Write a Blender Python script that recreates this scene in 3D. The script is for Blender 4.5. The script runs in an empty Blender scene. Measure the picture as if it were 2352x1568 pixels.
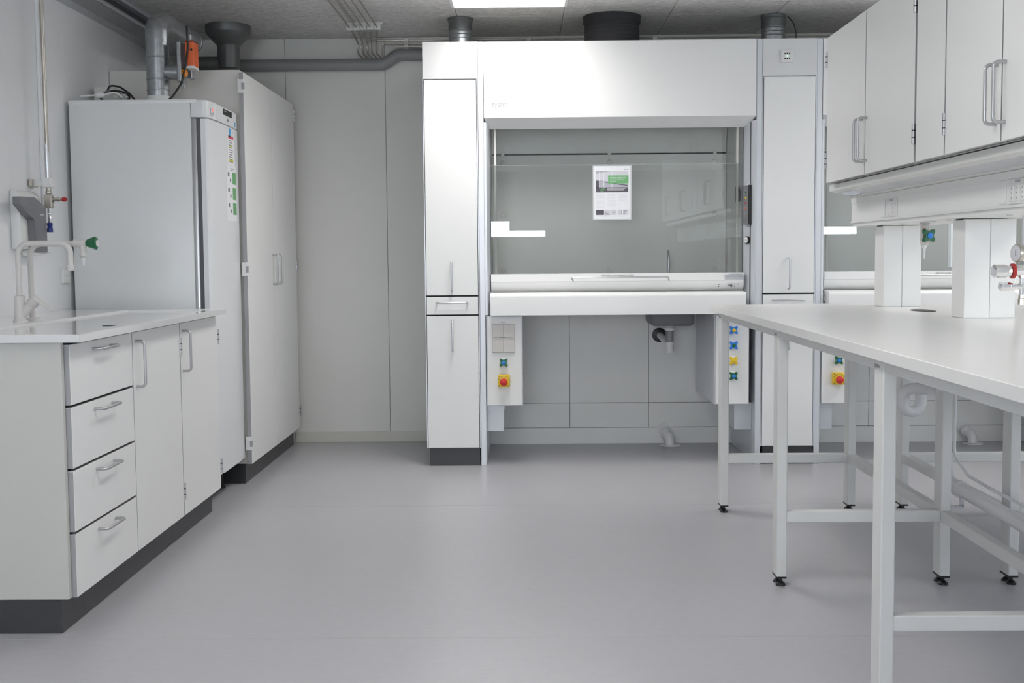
import bpy, bmesh, math, random
from mathutils import Vector, Matrix
random.seed(7)
sc = bpy.context.scene
COL = sc.collection
PI = math.pi

# ------------------------------------------------------------------ materials
def _nt(name):
    m = bpy.data.materials.new(name); m.use_nodes = True
    return m, m.node_tree, m.node_tree.nodes['Principled BSDF']
def mat(name, col, rough=.5, metal=0., var=.02, scale=8., bump=0., bscale=200., spec=.5, coat=0., emit=None, estr=0., stretch=None):
    m, nt, b = _nt(name)
    b.inputs['Roughness'].default_value = rough
    b.inputs['Metallic'].default_value = metal
    b.inputs['Specular IOR Level'].default_value = spec
    if coat: b.inputs['Coat Weight'].default_value = coat; b.inputs['Coat Roughness'].default_value = .05
    tc = nt.nodes.new('ShaderNodeTexCoord')
    mp = nt.nodes.new('ShaderNodeMapping'); nt.links.new(tc.outputs['Object'], mp.inputs['Vector'])
    if stretch: mp.inputs['Scale'].default_value = stretch
    n = nt.nodes.new('ShaderNodeTexNoise'); n.inputs['Scale'].default_value = scale; n.inputs['Detail'].default_value = 4
    nt.links.new(mp.outputs['Vector'], n.inputs['Vector'])
    r = nt.nodes.new('ShaderNodeValToRGB')
    r.color_ramp.elements[0].position = .3; r.color_ramp.elements[1].position = .7
    r.color_ramp.elements[0].color = (*[max(0, c*(1-var)) for c in col], 1)
    r.color_ramp.elements[1].color = (*[min(1, c*(1+var)) for c in col], 1)
    nt.links.new(n.outputs['Fac'], r.inputs['Fac']); nt.links.new(r.outputs['Color'], b.inputs['Base Color'])
    if bump:
        n2 = nt.nodes.new('ShaderNodeTexNoise'); n2.inputs['Scale'].default_value = bscale; n2.inputs['Detail'].default_value = 3
        nt.links.new(mp.outputs['Vector'], n2.inputs['Vector'])
        bp = nt.nodes.new('ShaderNodeBump'); bp.inputs['Strength'].default_value = bump; bp.inputs['Distance'].default_value = .004
        nt.links.new(n2.outputs['Fac'], bp.inputs['Height']); nt.links.new(bp.outputs['Normal'], b.inputs['Normal'])
    if emit:
        b.inputs['Emission Color'].default_value = (*emit, 1); b.inputs['Emission Strength'].default_value = estr
    return m
M = {}
M['white'] = mat('white_laminate', (.79,.79,.78), .38, var=.008, scale=3)
M['cream'] = mat('cream_laminate', (.68,.67,.635), .5, var=.015, scale=3)
M['steelwhite'] = mat('white_painted_steel', (.79,.79,.79), .34, var=.008)
M['frame'] = mat('white_frame_paint', (.66,.66,.645), .42, var=.01, spec=.4)
M['top'] = mat('white_table_top', (.74,.735,.72), .25, var=.008, spec=.5)
M['ceramic'] = mat('white_sink_resin', (.72,.72,.72), .08, var=.005, spec=.6)
M['edge'] = mat('grey_edge_band', (.36,.36,.37), .4, var=.02)
M['gap'] = mat('dark_gap', (.03,.03,.032), .7)
M['plinth'] = mat('dark_plinth', (.045,.046,.05), .4, var=.06, scale=20)
M['fascia'] = mat('pale_grey_fascia_panel', (.68,.68,.68), .36, var=.008)
M['creamend'] = mat('cream_end_panel', (.57,.562,.53), .5, var=.015, scale=3)
M['shadowgap'] = mat('grey_gap', (.10,.10,.105), .6)
M['alu'] = mat('satin_aluminium', (.62,.63,.65), .34, metal=.85, var=.03, scale=30)
M['alupaint'] = mat('pale_aluminium_profile', (.66,.68,.715), .33, metal=.25, var=.01)
M['handle'] = mat('grey_handle_metal', (.5,.5,.51), .33, metal=.75, var=.03)
M['chrome'] = mat('chrome', (.85,.85,.86), .06, metal=1, var=.01)
M['nickel'] = mat('nickel_brass', (.52,.49,.43), .3, metal=.9, var=.05)
M['stainless'] = mat('stainless_pipe', (.5,.47,.42), .3, metal=.9, var=.05)
M['fridge'] = mat('fridge_white', (.77,.78,.79), .28, var=.006)
M['fridgeside'] = mat('fridge_side_white', (.76,.77,.77), .33, var=.006)
M['black'] = mat('black_plastic', (.012,.012,.013), .4)
M['darkgrey'] = mat('dark_grey_plastic', (.10,.10,.11), .42)
M['midgrey'] = mat('grey_dispenser_plastic', (.17,.17,.185), .45)
M['sinkgrey'] = mat('grey_polypropylene', (.17,.175,.19), .5)
M['plastic'] = mat('white_plastic', (.74,.74,.73), .4, var=.01)
M['tapwhite'] = mat('white_powder_coat_tap', (.62,.60,.585), .32, var=.01)
M['beigeplastic'] = mat('beige_switch_plastic', (.62,.59,.56), .4, var=.01)
M['pipegrey'] = mat('grey_drain_pipe', (.27,.275,.28), .45, var=.03)
M['pvc'] = mat('white_pvc', (.76,.76,.77), .35, var=.01)
M['green'] = mat('green_knob', (.008,.13,.045), .3)
M['blue'] = mat('blue_knob', (.03,.22,.72), .35)
M['darkblue'] = mat('dark_blue_coupling', (.01,.03,.2), .3)
M['yellow'] = mat('yellow_plastic', (.80,.55,.02), .4)
M['red'] = mat('red_plastic', (.62,.03,.03), .35)
M['orange'] = mat('orange_plastic', (.75,.13,.03), .4)
M['redring'] = mat('dark_red_ring', (.42,.02,.02), .35)
M['amber'] = mat('amber_knob', (.8,.26,.01), .4)
M['paper'] = mat('paper', (.80,.80,.83), .6, var=.006)
M['laminate'] = mat('laminate_film', (.55,.56,.56), .2)
M['pgreen'] = mat('print_green', (.16,.42,.17), .6)
M['pdark'] = mat('print_dark', (.10,.09,.11), .6)
M['pgrey'] = mat('print_grey', (.42,.42,.47), .6)
M['plight'] = mat('print_light_grey', (.62,.62,.66), .6)
M['pblue'] = mat('print_blue', (.06,.36,.66), .5)
M['pred'] = mat('print_red', (.6,.06,.08), .6)
M['pyellow'] = mat('print_yellow', (.62,.6,.06), .6)
M['ink'] = mat('ink_grey', (.20,.20,.21), .6)
M['faint'] = mat('faint_emboss_grey', (.33,.33,.33), .5)
M['hoodgrey'] = mat('hood_liner_grey_white', (.84,.845,.82), .42, var=.01)
M['rearpanel'] = mat('rear_panel_white', (.83,.83,.81), .5, var=.01)
M['ductblack'] = mat('black_flexible_duct', (.035,.035,.04), .5, bump=.6, bscale=120, stretch=(1,1,14))
M['led_r'] = mat('lit_red_digit', (.4,.02,.02), .4, emit=(1,.12,.08), estr=1.6)
M['led_g'] = mat('lit_green_dot', (.4,.8,.4), .4, emit=(.5,1,.5), estr=1.2)
M['wall'] = mat('wall_paint', (.735,.73,.70), .55, var=.012, scale=2, bump=.05, bscale=60)
M['wallL'] = mat('left_wall_paint', (.79,.80,.815), .45, var=.012, scale=2, bump=.04, bscale=60)
M['skirt'] = mat('skirting_cream', (.62,.615,.56), .5)
M['lamp'] = mat('lamp_diffuser', (.9,.9,.9), .5, emit=(1,.985,.96), estr=6.8)
M['day'] = mat('daylit_pane', (.8,.85,.9), .5, emit=(.80,.90,1.0), estr=24.)
M['dayside'] = mat('daylit_side_pane', (.8,.85,.9), .5, emit=(.82,.90,1.0), estr=4.6)
M['dayfill'] = mat('added_fill_pane', (.8,.85,.9), .5, emit=(.88,.94,1.0), estr=14.)  # glowing pane of the added fill window behind the camera
M['louvre'] = mat('lamp_reflector', (.62,.63,.66), .22, metal=.35, var=.02)
M['lampwhite'] = mat('lamp_housing_white', (.68,.68,.66), .35, var=.01)

def galv():
    m, nt, b = _nt('galvanised_steel')
    b.inputs['Metallic'].default_value = .8; b.inputs['Roughness'].default_value = .3
    tc = nt.nodes.new('ShaderNodeTexCoord'); v = nt.nodes.new('ShaderNodeTexVoronoi'); v.inputs['Scale'].default_value = 60
    nt.links.new(tc.outputs['Object'], v.inputs['Vector'])
    r = nt.nodes.new('ShaderNodeValToRGB'); r.color_ramp.elements[0].color = (.30,.315,.33,1); r.color_ramp.elements[1].color = (.40,.415,.43,1)
    nt.links.new(v.outputs['Color'], r.inputs['Fac']); nt.links.new(r.outputs['Color'], b.inputs['Base Color'])
    return m
M['galv'] = galv()
M['galvdark'] = mat('dull_galvanised_steel', (.16,.165,.165), .45, metal=.5, var=.06, scale=25)
def floor_mat():
    m, nt, b = _nt('grey_linoleum')
    b.inputs['Roughness'].default_value = .34; b.inputs['Specular IOR Level'].default_value = .6
    tc = nt.nodes.new('ShaderNodeTexCoord')
    n = nt.nodes.new('ShaderNodeTexNoise'); n.inputs['Scale'].default_value = 1.6; n.inputs['Detail'].default_value = 3
    n2 = nt.nodes.new('ShaderNodeTexNoise'); n2.inputs['Scale'].default_value = 95; n2.inputs['Detail'].default_value = 4
    mp = nt.nodes.new('ShaderNodeMapping'); mp.inputs['Scale'].default_value = (.45, 1, 1)
    nt.links.new(tc.outputs['Object'], n.inputs['Vector']); nt.links.new(tc.outputs['Object'], mp.inputs['Vector']); nt.links.new(mp.outputs['Vector'], n2.inputs['Vector'])
    r = nt.nodes.new('ShaderNodeValToRGB'); r.color_ramp.elements[0].position = .3; r.color_ramp.elements[1].position = .72
    r.color_ramp.elements[0].color = (.40,.395,.416,1); r.color_ramp.elements[1].color = (.447,.442,.465,1)
    mx = nt.nodes.new('ShaderNodeMix'); mx.data_type = 'FLOAT'; mx.inputs[0].default_value = .6
    nt.links.new(n.outputs['Fac'], mx.inputs[2]); nt.links.new(n2.outputs['Fac'], mx.inputs[3])
    nt.links.new(mx.outputs[0], r.inputs['Fac']); nt.links.new(r.outputs['Color'], b.inputs['Base Color'])
    bp = nt.nodes.new('ShaderNodeBump'); bp.inputs['Strength'].default_value = .05; bp.inputs['Distance'].default_value = .003
    nt.links.new(n2.outputs['Fac'], bp.inputs['Height']); nt.links.new(bp.outputs['Normal'], b.inputs['Normal'])
    return m
M['floor'] = floor_mat()
def ceil_mat():
    m, nt, b = _nt('wood_wool_ceiling')
    b.inputs['Roughness'].default_value = .9
    tc = nt.nodes.new('ShaderNodeTexCoord')
    mp = nt.nodes.new('ShaderNodeMapping'); mp.inputs['Scale'].default_value = (.45, 1, 1); nt.links.new(tc.outputs['Object'], mp.inputs['Vector'])
    n = nt.nodes.new('ShaderNodeTexNoise'); n.inputs['Scale'].default_value = 48; n.inputs['Detail'].default_value = 6; n.inputs['Distortion'].default_value = 1.5
    nt.links.new(mp.outputs['Vector'], n.inputs['Vector'])
    r = nt.nodes.new('ShaderNodeValToRGB'); r.color_ramp.elements[0].position = .3; r.color_ramp.elements[1].position = .65
    r.color_ramp.elements[0].color = (.52,.51,.495,1); r.color_ramp.elements[1].color = (.80,.79,.775,1)
    nt.links.new(n.outputs['Fac'], r.inputs['Fac']); nt.links.new(r.outputs['Color'], b.inputs['Base Color'])
    bp = nt.nodes.new('ShaderNodeBump'); bp.inputs['Strength'].default_value = .55; bp.inputs['Distance'].default_value = .004
    nt.links.new(n.outputs['Fac'], bp.inputs['Height']); nt.links.new(bp.outputs['Normal'], b.inputs['Normal'])
    return m
M['ceil'] = ceil_mat()
def glass_mat(name='sash_glass', tint=(.985,.99,.985), base=.035):
    m = bpy.data.materials.new(name); m.use_nodes = True; nt = m.node_tree; nt.nodes.clear()
    o = nt.nodes.new('ShaderNodeOutputMaterial'); mix = nt.nodes.new('ShaderNodeMixShader')
    t = nt.nodes.new('ShaderNodeBsdfTransparent'); t.inputs['Color'].default_value = (*tint, 1)
    g = nt.nodes.new('ShaderNodeBsdfGlossy'); g.inputs['Roughness'].default_value = .0; g.inputs['Color'].default_value = (1,1,1,1)
    f = nt.nodes.new('ShaderNodeFresnel'); f.inputs['IOR'].default_value = 1.5
    nt.links.new(f.outputs['Fac'], mix.inputs[0]); nt.links.new(t.outputs[0], mix.inputs[1]); nt.links.new(g.outputs[0], mix.inputs[2])
    nt.links.new(mix.outputs[0], o.inputs['Surface'])
    return m
M['glass'] = glass_mat()
M['bag'] = glass_mat('clear_plastic_bag', (.88,.89,.9))

# ------------------------------------------------------------------ mesh building
def V(*a): return Vector(a[0]) if len(a) == 1 else Vector(a)
class MB:
    def __init__(s): s.bm = bmesh.new(); s.mi = 0
    def _new(s, verts, faces, bevel=0, seg=1):
        vs = [s.bm.verts.new(v) for v in verts]; fs = []
        for f in faces:
            try: fs.append(s.bm.faces.new([vs[i] for i in f]))
            except ValueError: pass
        for f in fs: f.material_index = s.mi
        if bevel > 0:
            es = list({e for f in fs for e in f.edges})
            bmesh.ops.bevel(s.bm, geom=es, offset=bevel, segments=seg, profile=.5, affect='EDGES', clamp_overlap=True, material=s.mi if False else -1)
        return fs
    def box(s, x0, x1, y0, y1, z0, z1, bevel=0, seg=1, edge=None, mi2=1):
        """edge='x'|'y': faces other than those across that axis get material slot mi2"""
        v = [(x0,y0,z0),(x1,y0,z0),(x1,y1,z0),(x0,y1,z0),(x0,y0,z1),(x1,y0,z1),(x1,y1,z1),(x0,y1,z1)]
        f = [(0,3,2,1),(4,5,6,7),(0,1,5,4),(2,3,7,6),(1,2,6,5),(3,0,4,7)]
        fs = s._new(v, f, 0)
        if edge:
            ax = 'xyz'.index(edge)
            for fc in fs:
                fc.normal_update()
                if abs(fc.normal[ax]) < .5: fc.material_index = mi2
        if bevel > 0:
            es = list({e for fc in fs for e in fc.edges})
            bmesh.ops.bevel(s.bm, geom=es, offset=bevel, segments=seg, profile=.5, affect='EDGES', clamp_overlap=True)
        return s
    def obox(s, c, ux, uy, uz, bevel=0, seg=1):
        c, ux, uy, uz = map(Vector, (c, ux, uy, uz)); v = []
        for k in (-1, 1):
            for a, b in ((-1,-1),(1,-1),(1,1),(-1,1)): v.append(c + ux*a + uy*b + uz*k)
        s._new(v, [(0,3,2,1),(4,5,6,7),(0,1,5,4),(2,3,7,6),(1,2,6,5),(3,0,4,7)], bevel, seg); return s
    def prism(s, pts, axis, a, b, bevel=0, seg=1):
        def P(p, t): return {'x': (t, p[0], p[1]), 'y': (p[0], t, p[1]), 'z': (p[0], p[1], t)}[axis]
        n = len(pts); v = [P(p, a) for p in pts] + [P(p, b) for p in pts]
        f = [tuple(range(n)), tuple(range(2*n-1, n-1, -1))] + [(i, i+n, (i+1) % n + n, (i+1) % n) for i in range(n)]
        s._new(v, f, bevel, seg); return s
    def poly(s, verts, faces, bevel=0): s._new(verts, faces, bevel); return s
    def lathe(s, prof, o, ax=(0,0,1), n=24, cap=True):
        o = Vector(o); ax = Vector(ax).normalized()
        u = ax.orthogonal().normalized(); w = ax.cross(u)
        rings = []
        for r, h in prof:
            rings.append([o + ax*h + (u*math.cos(2*PI*i/n) + w*math.sin(2*PI*i/n))*max(r, 1e-5) for i in range(n)])
        v = [p for r in rings for p in r]; f = []
        for k in range(len(rings)-1):
            for i in range(n):
                j = (i+1) % n; f.append((k*n+i, k*n+j, (k+1)*n+j, (k+1)*n+i))
        if cap:
            f.append(tuple(range(n-1, -1, -1))); m = (len(rings)-1)*n; f.append(tuple(range(m, m+n)))
        s._new(v, f); return s
    def cyl(s, a, b, r, n=20, r2=None):
        a, b = Vector(a), Vector(b); L = (b-a).length
        return s.lathe([(r, 0), (r if r2 is None else r2, L)], a, b-a, n)
    def tube(s, pts, r, bend=0, n=14, seg=6):
        pts = [Vector(p) for p in pts]; path = [pts[0]]
        for i in range(1, len(pts)-1):
            p, a, b = pts[i], pts[i-1], pts[i+1]
            d0 = (a-p).normalized(); d1 = (b-p).normalized(); ang = d0.angle(d1)
            if bend <= 0 or ang > PI-.02: path.append(p); continue
            t = min(bend/math.tan(ang/2), (a-p).length*.49, (b-p).length*.49); R = t*math.tan(ang/2)
            bis = (d0+d1).normalized(); c = p + bis*(R/math.sin(ang/2))
            v0 = (p+d0*t)-c; v1 = (p+d1*t)-c; A = v0.angle(v1); k = v0.cross(v1).normalized()
            for q in range(seg+1): path.append(c + Matrix.Rotation(A*q/seg, 3, k) @ v0)
        path.append(pts[-1]); rings = []; u = None
        for i, p in enumerate(path):
            if i == 0: t = path[1]-p
            elif i == len(path)-1: t = p-path[i-1]
            else: t = (path[i+1]-p).normalized() + (p-path[i-1]).normalized()
            t.normalize()
            u = t.orthogonal().normalized() if u is None else (u - t*u.dot(t)).normalized()
            w = t.cross(u); rings.append([p + (u*math.cos(2*PI*j/n) + w*math.sin(2*PI*j/n))*r for j in range(n)])
        v = [q for R in rings for q in R]; f = []
        for k in range(len(rings)-1):
            for i in range(n):
                j = (i+1) % n; f.append((k*n+i, k*n+j, (k+1)*n+j, (k+1)*n+i))
        f.append(tuple(range(n-1, -1, -1))); m = (len(rings)-1)*n; f.append(tuple(range(m, m+n)))
        s._new(v, f); return s
    def ell(s, c, rx, ry, rz, n=16, m=10):
        c = Vector(c); v = []; f = []
        for i in range(m+1):
            th = PI*i/m
            for j in range(n):
                ph = 2*PI*j/n; v.append(c + Vector((rx*max(math.sin(th),1e-4)*math.cos(ph), ry*max(math.sin(th),1e-4)*math.sin(ph), rz*math.cos(th))))
        for i in range(m):
            for j in range(n):
                k = (j+1) % n; f.append((i*n+j, (i+1)*n+j, (i+1)*n+k, i*n+k))
        s._new(v, f); return s
    def text(s, string, o, xd, yd, size, depth=.0006, align='LEFT', sx=1.0):
        cu = bpy.data.curves.new('lettering', 'FONT'); cu.body = string; cu.size = size; cu.align_x = align; cu.extrude = depth/2
        cu.resolution_u = 2
        ob = bpy.data.objects.new('lettering', cu); COL.objects.link(ob); bpy.context.view_layer.update()
        me = bpy.data.meshes.new_from_object(ob.evaluated_get(bpy.context.evaluated_depsgraph_get()))
        xd, yd = Vector(xd).normalized(), Vector(yd).normalized(); zd = xd.cross(yd)
        mt = Matrix((xd, yd, zd)).transposed().to_4x4() @ Matrix.Diagonal((sx,1,1,1)); mt.translation = Vector(o)
        me.transform(mt)
        n0 = len(s.bm.faces); s.bm.from_mesh(me); s.bm.faces.ensure_lookup_table()
        for f in s.bm.faces[n0:]: f.material_index = s.mi
        bpy.data.objects.remove(ob); bpy.data.curves.remove(cu); bpy.data.meshes.remove(me); return s
    def m(s, i): s.mi = i; return s

W = {}
def obj(name, mb, mats, parent=None, label=None, smooth=True):
    bmesh.ops.recalc_face_normals(mb.bm, faces=mb.bm.faces[:])
    lo = Vector((1e9,)*3); hi = -lo
    for v in mb.bm.verts:
        for i in range(3): lo[i] = min(lo[i], v.co[i]); hi[i] = max(hi[i], v.co[i])
    c = (lo+hi)/2
    if parent is None: c.z = lo.z
    bmesh.ops.translate(mb.bm, verts=mb.bm.verts[:], vec=-c)
    me = bpy.data.meshes.new(name); mb.bm.to_mesh(me); mb.bm.free()
    for k in (mats if isinstance(mats, (list, tuple)) else [mats]): me.materials.append(M[k])
    if smooth:
        for p in me.polygons: p.use_smooth = True
        me.set_sharp_from_angle(angle=math.radians(32))
    o = bpy.data.objects.new(name, me); COL.objects.link(o)
    W[o.name] = c
    if parent is not None:
        o.parent = parent; o.location = c - W[parent.name]
    else: o.location = c
    if label: o['label'] = label
    return o
def thing(name, label, cat, loc, group=None):
    o = bpy.data.objects.new(name, None); COL.objects.link(o); o.location = loc; o.empty_display_size = .1
    W[o.name] = Vector(loc); o['label'] = label; o['category'] = cat
    if group: o['group'] = group
    return o
def tag(o, label, cat, group=None):
    o['label'] = label; o['category'] = cat
    if group: o['group'] = group
    return o
def struct(name, mb, mats, parent=None):
    o = obj(name, mb, mats, parent)
    if parent is None: o['kind'] = 'structure'
    return o
def dup(root, off, label, parent=None):
    r = root.copy(); COL.objects.link(r)
    if parent is None: r.location = root.location + Vector(off); r['label'] = label
    else: r.parent = parent
    for ch in [c for c in bpy.data.objects if c.parent == root]: dup(ch, off, label, r)
    return r

# ------------------------------------------------------------------ small repeated pieces
def handle(p, along, out, L=.165, so=.035, r=.0052):
    """tubular D handle: two fixing points p +- along*L/2, standing off in direction out"""
    p, a, o = Vector(p), Vector(along), Vector(out)
    return MB().tube([p-a*L/2, p-a*L/2+o*so, p+a*L/2+o*so, p+a*L/2], r, bend=.014, n=12, seg=6)
def hinge(p, L=.072, r=.0065):
    mb = MB(); p = Vector(p)
    for k in range(3): mb.m(0).cyl(p+Vector((0,0,-L/2+k*L/3+.0015)), p+Vector((0,0,-L/2+(k+1)*L/3-.0015)), r, 10)
    for k in (1, 2): mb.m(1).cyl(p+Vector((0,0,-L/2+k*L/3-.0016)), p+Vector((0,0,-L/2+k*L/3+.0016)), r*1.02, 10)
    return mb
def star(c, n, R=.023, t=.02, up=(0,0,1), rot=PI/4, lob=.34):
    """four-lobed valve knob whose axis is n"""
    c, n, up = Vector(c), Vector(n).normalized(), Vector(up); x = up.cross(n).normalized(); y = n.cross(x)
    mb = MB(); N = 48; prof = ((.82,0),(1,.25),(1,.72),(.88,1)); v = []; f = []
    for sc_, h in prof:
        for i in range(N):
            a = 2*PI*i/N; d = math.cos(4*(a-rot)); r = R*(1-lob+lob*((1+d)/2)**1.5)*sc_
            v.append(c + n*(t*h) + (x*math.cos(a)+y*math.sin(a))*r)
    for k in range(3):
        for i in range(N): j = (i+1) % N; f.append((k*N+i, k*N+j, (k+1)*N+j, (k+1)*N+i))
    f += [tuple(range(N-1,-1,-1)), tuple(range(3*N, 4*N))]
    mb._new(v, f); return mb

# ------------------------------------------------------------------ room shell
CZ = 2.52; XL = -2.105; XR = 4.9; YB = 7.55; YF = -3.0
mb = MB()
for a, b in ((YF-.1,-.31),(-.31,1.66),(1.66,3.62),(3.62,5.58),(5.58,YB+.1)): mb.m(0).box(XL-.1, XR+.1, a+.001, b-.001, -.02, 0)
mb.m(1).box(XL-.1, XR+.1, YF-.1, YB+.1, -.1, -.0006)
struct('floor', mb, ['floor','skirt'])
mb = MB().m(1).box(XL-.1, XR+.1, YF-.1, YB+.1, CZ+.02, CZ+.1).m(0)
xs = [.225+.6*k for k in range(-5, 9)]
for i in range(len(xs)-1):
    y = YB - (1.12 if i % 2 else .64)
    e = YB
    while e > YF:
        y0 = max(y, YF-.05)
        mb.box(max(xs[i], XL-.05)+.0012, min(xs[i+1], XR+.05)-.0012, y0+.0012, e-.0012, CZ, CZ+.025, bevel=.002)
        e = y; y -= 1.2
struct('ceiling', mb, ['ceil', 'gap'])
def seam_wall(mb, axis, pos, th, cuts, z0, z1, g=.0014):
    for a, b in zip(cuts[:-1], cuts[1:]):
        if axis == 'y': mb.box(a+g, b-g, pos, pos+th, z0, z1, bevel=.0012)
        else: mb.box(pos-th, pos, a+g, b-g, z0, z1, bevel=.0012)
mb = MB().m(1).box(XL-.1, XR+.1, YB+.012, YB+.12, 0, CZ+.02).m(0)
seam_wall(mb, 'y', YB, .02, [XL-.05]+[-1.482+.621*k for k in range(0, 11)], 0, CZ+.02)
struct('wall_back', mb, ['wall', 'edge'])
mb = MB().m(1).box(XL-.12, XL-.012, YF-.1, YB+.1, 0, CZ+.02).m(0)
seam_wall(mb, 'x', XL, .02, [YF]+[5.538-.61*k for k in range(13, -1, -1)]+[6.149, 6.76, 7.37, YB+.02], 0, CZ+.02, .0008)
struct('wall_left', mb, ['wallL', 'plastic'])
# right wall with two daylit windows
mb = MB(); mb.box(XR, XR+.1, YF, YB, 0, .95); mb.box(XR, XR+.1, YF, YB, 2.2, CZ+.02)
for a, b in ((YF, -.6), (1.2, 2.2), (4.0, YB)): mb.box(XR, XR+.1, a, b, .95, 2.2)
struct('wall_right', mb, 'wall')
def window(n, fr, pane):
    w = struct(n, fr, 'plastic'); obj('pane', pane[0], pane[1], w); return w
for i, (a, b) in enumerate(((-.6, 1.2), (2.2, 4.0))):
    f = MB(); f.box(XR+.02, XR+.08, a, b, .95, 1.0); f.box(XR+.02, XR+.08, a, b, 2.15, 2.2)
    for y in (a, (a+b)/2-.025, b-.05): f.box(XR+.02, XR+.08, y, y+.05, 1.0, 2.15)
    window('window_%d' % (i+1), f, (MB().box(XR+.05, XR+.06, a+.05, b-.05, 1.0, 2.15), 'dayside'))
# wall behind the camera with high windows, blinds nearly closed, plus an added fill window at left
mb = MB(); mb.box(XL, XR, YF-.1, YF, 0, .95); mb.box(XL, XR, YF-.1, YF, 2.2, CZ+.02)
for a, b in ((XL, -2.0), (.28, 2.6), (4.53, XR)): mb.box(a, b, YF-.1, YF, .95, 2.2)
for a, b in ((-.5, .28), (2.6, 4.53)): mb.box(a, b, YF-.1, YF, .95, 1.43)
struct('wall_front', mb, 'wall')
for i, (a, b, bl) in enumerate(((-.5, .28, [(-.5, -.21, 1.64), (-.21, .28, 1.511)]), (2.6, 4.53, [(2.6, 4.53, 1.53)]))):
    f = MB()
    for q0, q1, zt in bl:
        z = zt
        while z < 2.2: f.box(q0-.002, q1+.002, YF-.05, YF-.035, z, min(z+.05, 2.2), bevel=.003); z += .05
    window('window_%d' % (i+3), f, (MB().box(a, b, YF-.09, YF-.08, 1.43, 2.2), 'day'))
f = MB(); f.box(-2.0, -.5, YF-.08, YF-.02, .95, 1.0); f.box(-2.0, -.5, YF-.08, YF-.02, 2.15, 2.2)  # added unseen window, put in to fill camera-facing surfaces with soft light
for x in (-2.0, -1.275, -.55): f.box(x, x+.05, YF-.08, YF-.02, 1.0, 2.15)
window('window_5', f, (MB().box(-1.95, -.55, YF-.06, YF-.05, 1.0, 2.15), 'dayfill'))
mb = MB().box(-1.46, -.556, YB-.014, YB, 0, .068, bevel=.003)
struct('baseboard_back', mb, 'skirt')
struct('trim_1', MB().box(-.95, XR, YB-.03, YB, CZ-.02, CZ-.001, bevel=.002), 'cream')

# ------------------------------------------------------------------ ceiling lights
def ceiling_light(x, y, label):
    t = thing('ceiling_light', label, 'ceiling light', (x, y, CZ-.03))
    f = MB(); a, b = .31, .6
    f.box(x-a, x+a, y-b, y-b+.018, CZ-.03, CZ, bevel=.002); f.box(x-a, x+a, y+b-.018, y+b, CZ-.03, CZ, bevel=.002)
    f.box(x-a, x-a+.018, y-b+.018, y+b-.018, CZ-.03, CZ, bevel=.002); f.box(x+a-.018, x+a, y-b+.018, y+b-.018, CZ-.03, CZ, bevel=.002)
    obj('frame', f, 'plastic', t)
    obj('diffuser', MB().box(x-a+.018, x+a-.018, y-b+.018, y+b-.018, CZ-.026, CZ-.018), 'lamp', t)
    ld = bpy.data.lights.new('panel_glow', 'AREA'); ld.shape = 'RECTANGLE'; ld.size = 2*a-.04; ld.size_y = 2*b-.04; ld.energy = 9.6; ld.color = (1,.985,.965); ld.spread = math.radians(140)
    lo = bpy.data.objects.new('panel_glow', ld); COL.objects.link(lo); lo.parent = t; lo.location = (0, 0, -.002)
    return t
ceiling_light(-.075, 5.93, 'white ceiling light panel at the top edge of the photo, before the fume hood')
ceiling_light(2.925, 5.93, 'white ceiling light panel behind the wall cabinets of the island')
ceiling_light(-.075, 2.8, 'white ceiling light panel above the open floor beside the lab table')
ceiling_light(2.925, 2.8, 'white ceiling light panel above the far side of the island')
ceiling_light(2.925, -.4, 'white ceiling light panel nearest the right hand windows')

# ------------------------------------------------------------------ left run: base cabinets
FX = -1.416; DB = -1.437           # door faces
def front(y0, y1, z0, z1, x1=FX, x0=DB):
    return MB().box(x0, x1, y0, y1, z0, z1, bevel=.0012, edge='x')
dc = thing('drawer_cabinet', 'white base cabinet with four drawers at the near end of the sink counter', 'drawer cabinet', (-1.76, 4.0, .108))
obj('side_panel', MB().box(XL+.004, -1.433, 3.675, 3.698, .108, .9145, bevel=.0015), 'creamend', dc, 'cream end panel')
obj('carcass', MB().box(XL+.004, -1.441, 3.699, 4.295, .112, .9145), 'gap', dc)
for z0, z1 in ((.108,.3085), (.3165,.5085), (.5165,.708), (.716,.905)):
    d = obj('drawer', front(3.701, 4.2935, z0, z1), ['white', 'edge'], dc)
    obj('handle', handle((FX, 3.982, z1-.027), (0,1,0), (1,0,0)), 'handle', d)
for i, (y0, y1, lb) in enumerate(((4.2985, 4.891, 'white single-door base cabinet beside the drawers under the sink counter'),
                                 (4.896, 5.492, 'white single-door base cabinet under the sink counter next to the refrigerator'))):
    c = thing('base_cabinet', lb, 'base cabinet', (-1.76, (y0+y1)/2, .108), 'door cabinets under the sink counter')
    obj('carcass', MB().box(XL+.004, -1.441, y0, y1, .112, .9145), 'edge', c)
    d = obj('door', front(y0+.002, y1-.002, .108, .905), ['white', 'edge'], c)
    obj('handle', handle((FX, y0+.028, .79), (0,0,1), (1,0,0)), 'handle', d)
    for z in (.81, .21): obj('hinge', hinge((FX+.002, y1+.001, z)), ['handle', 'black'], c)
tag(obj('plinth', MB().box(-2.08, -1.458, 3.677, 5.485, 0, .1075, bevel=.002), 'plinth'), 'dark grey plinth under the drawers and doors of the sink counter', 'plinth')

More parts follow.
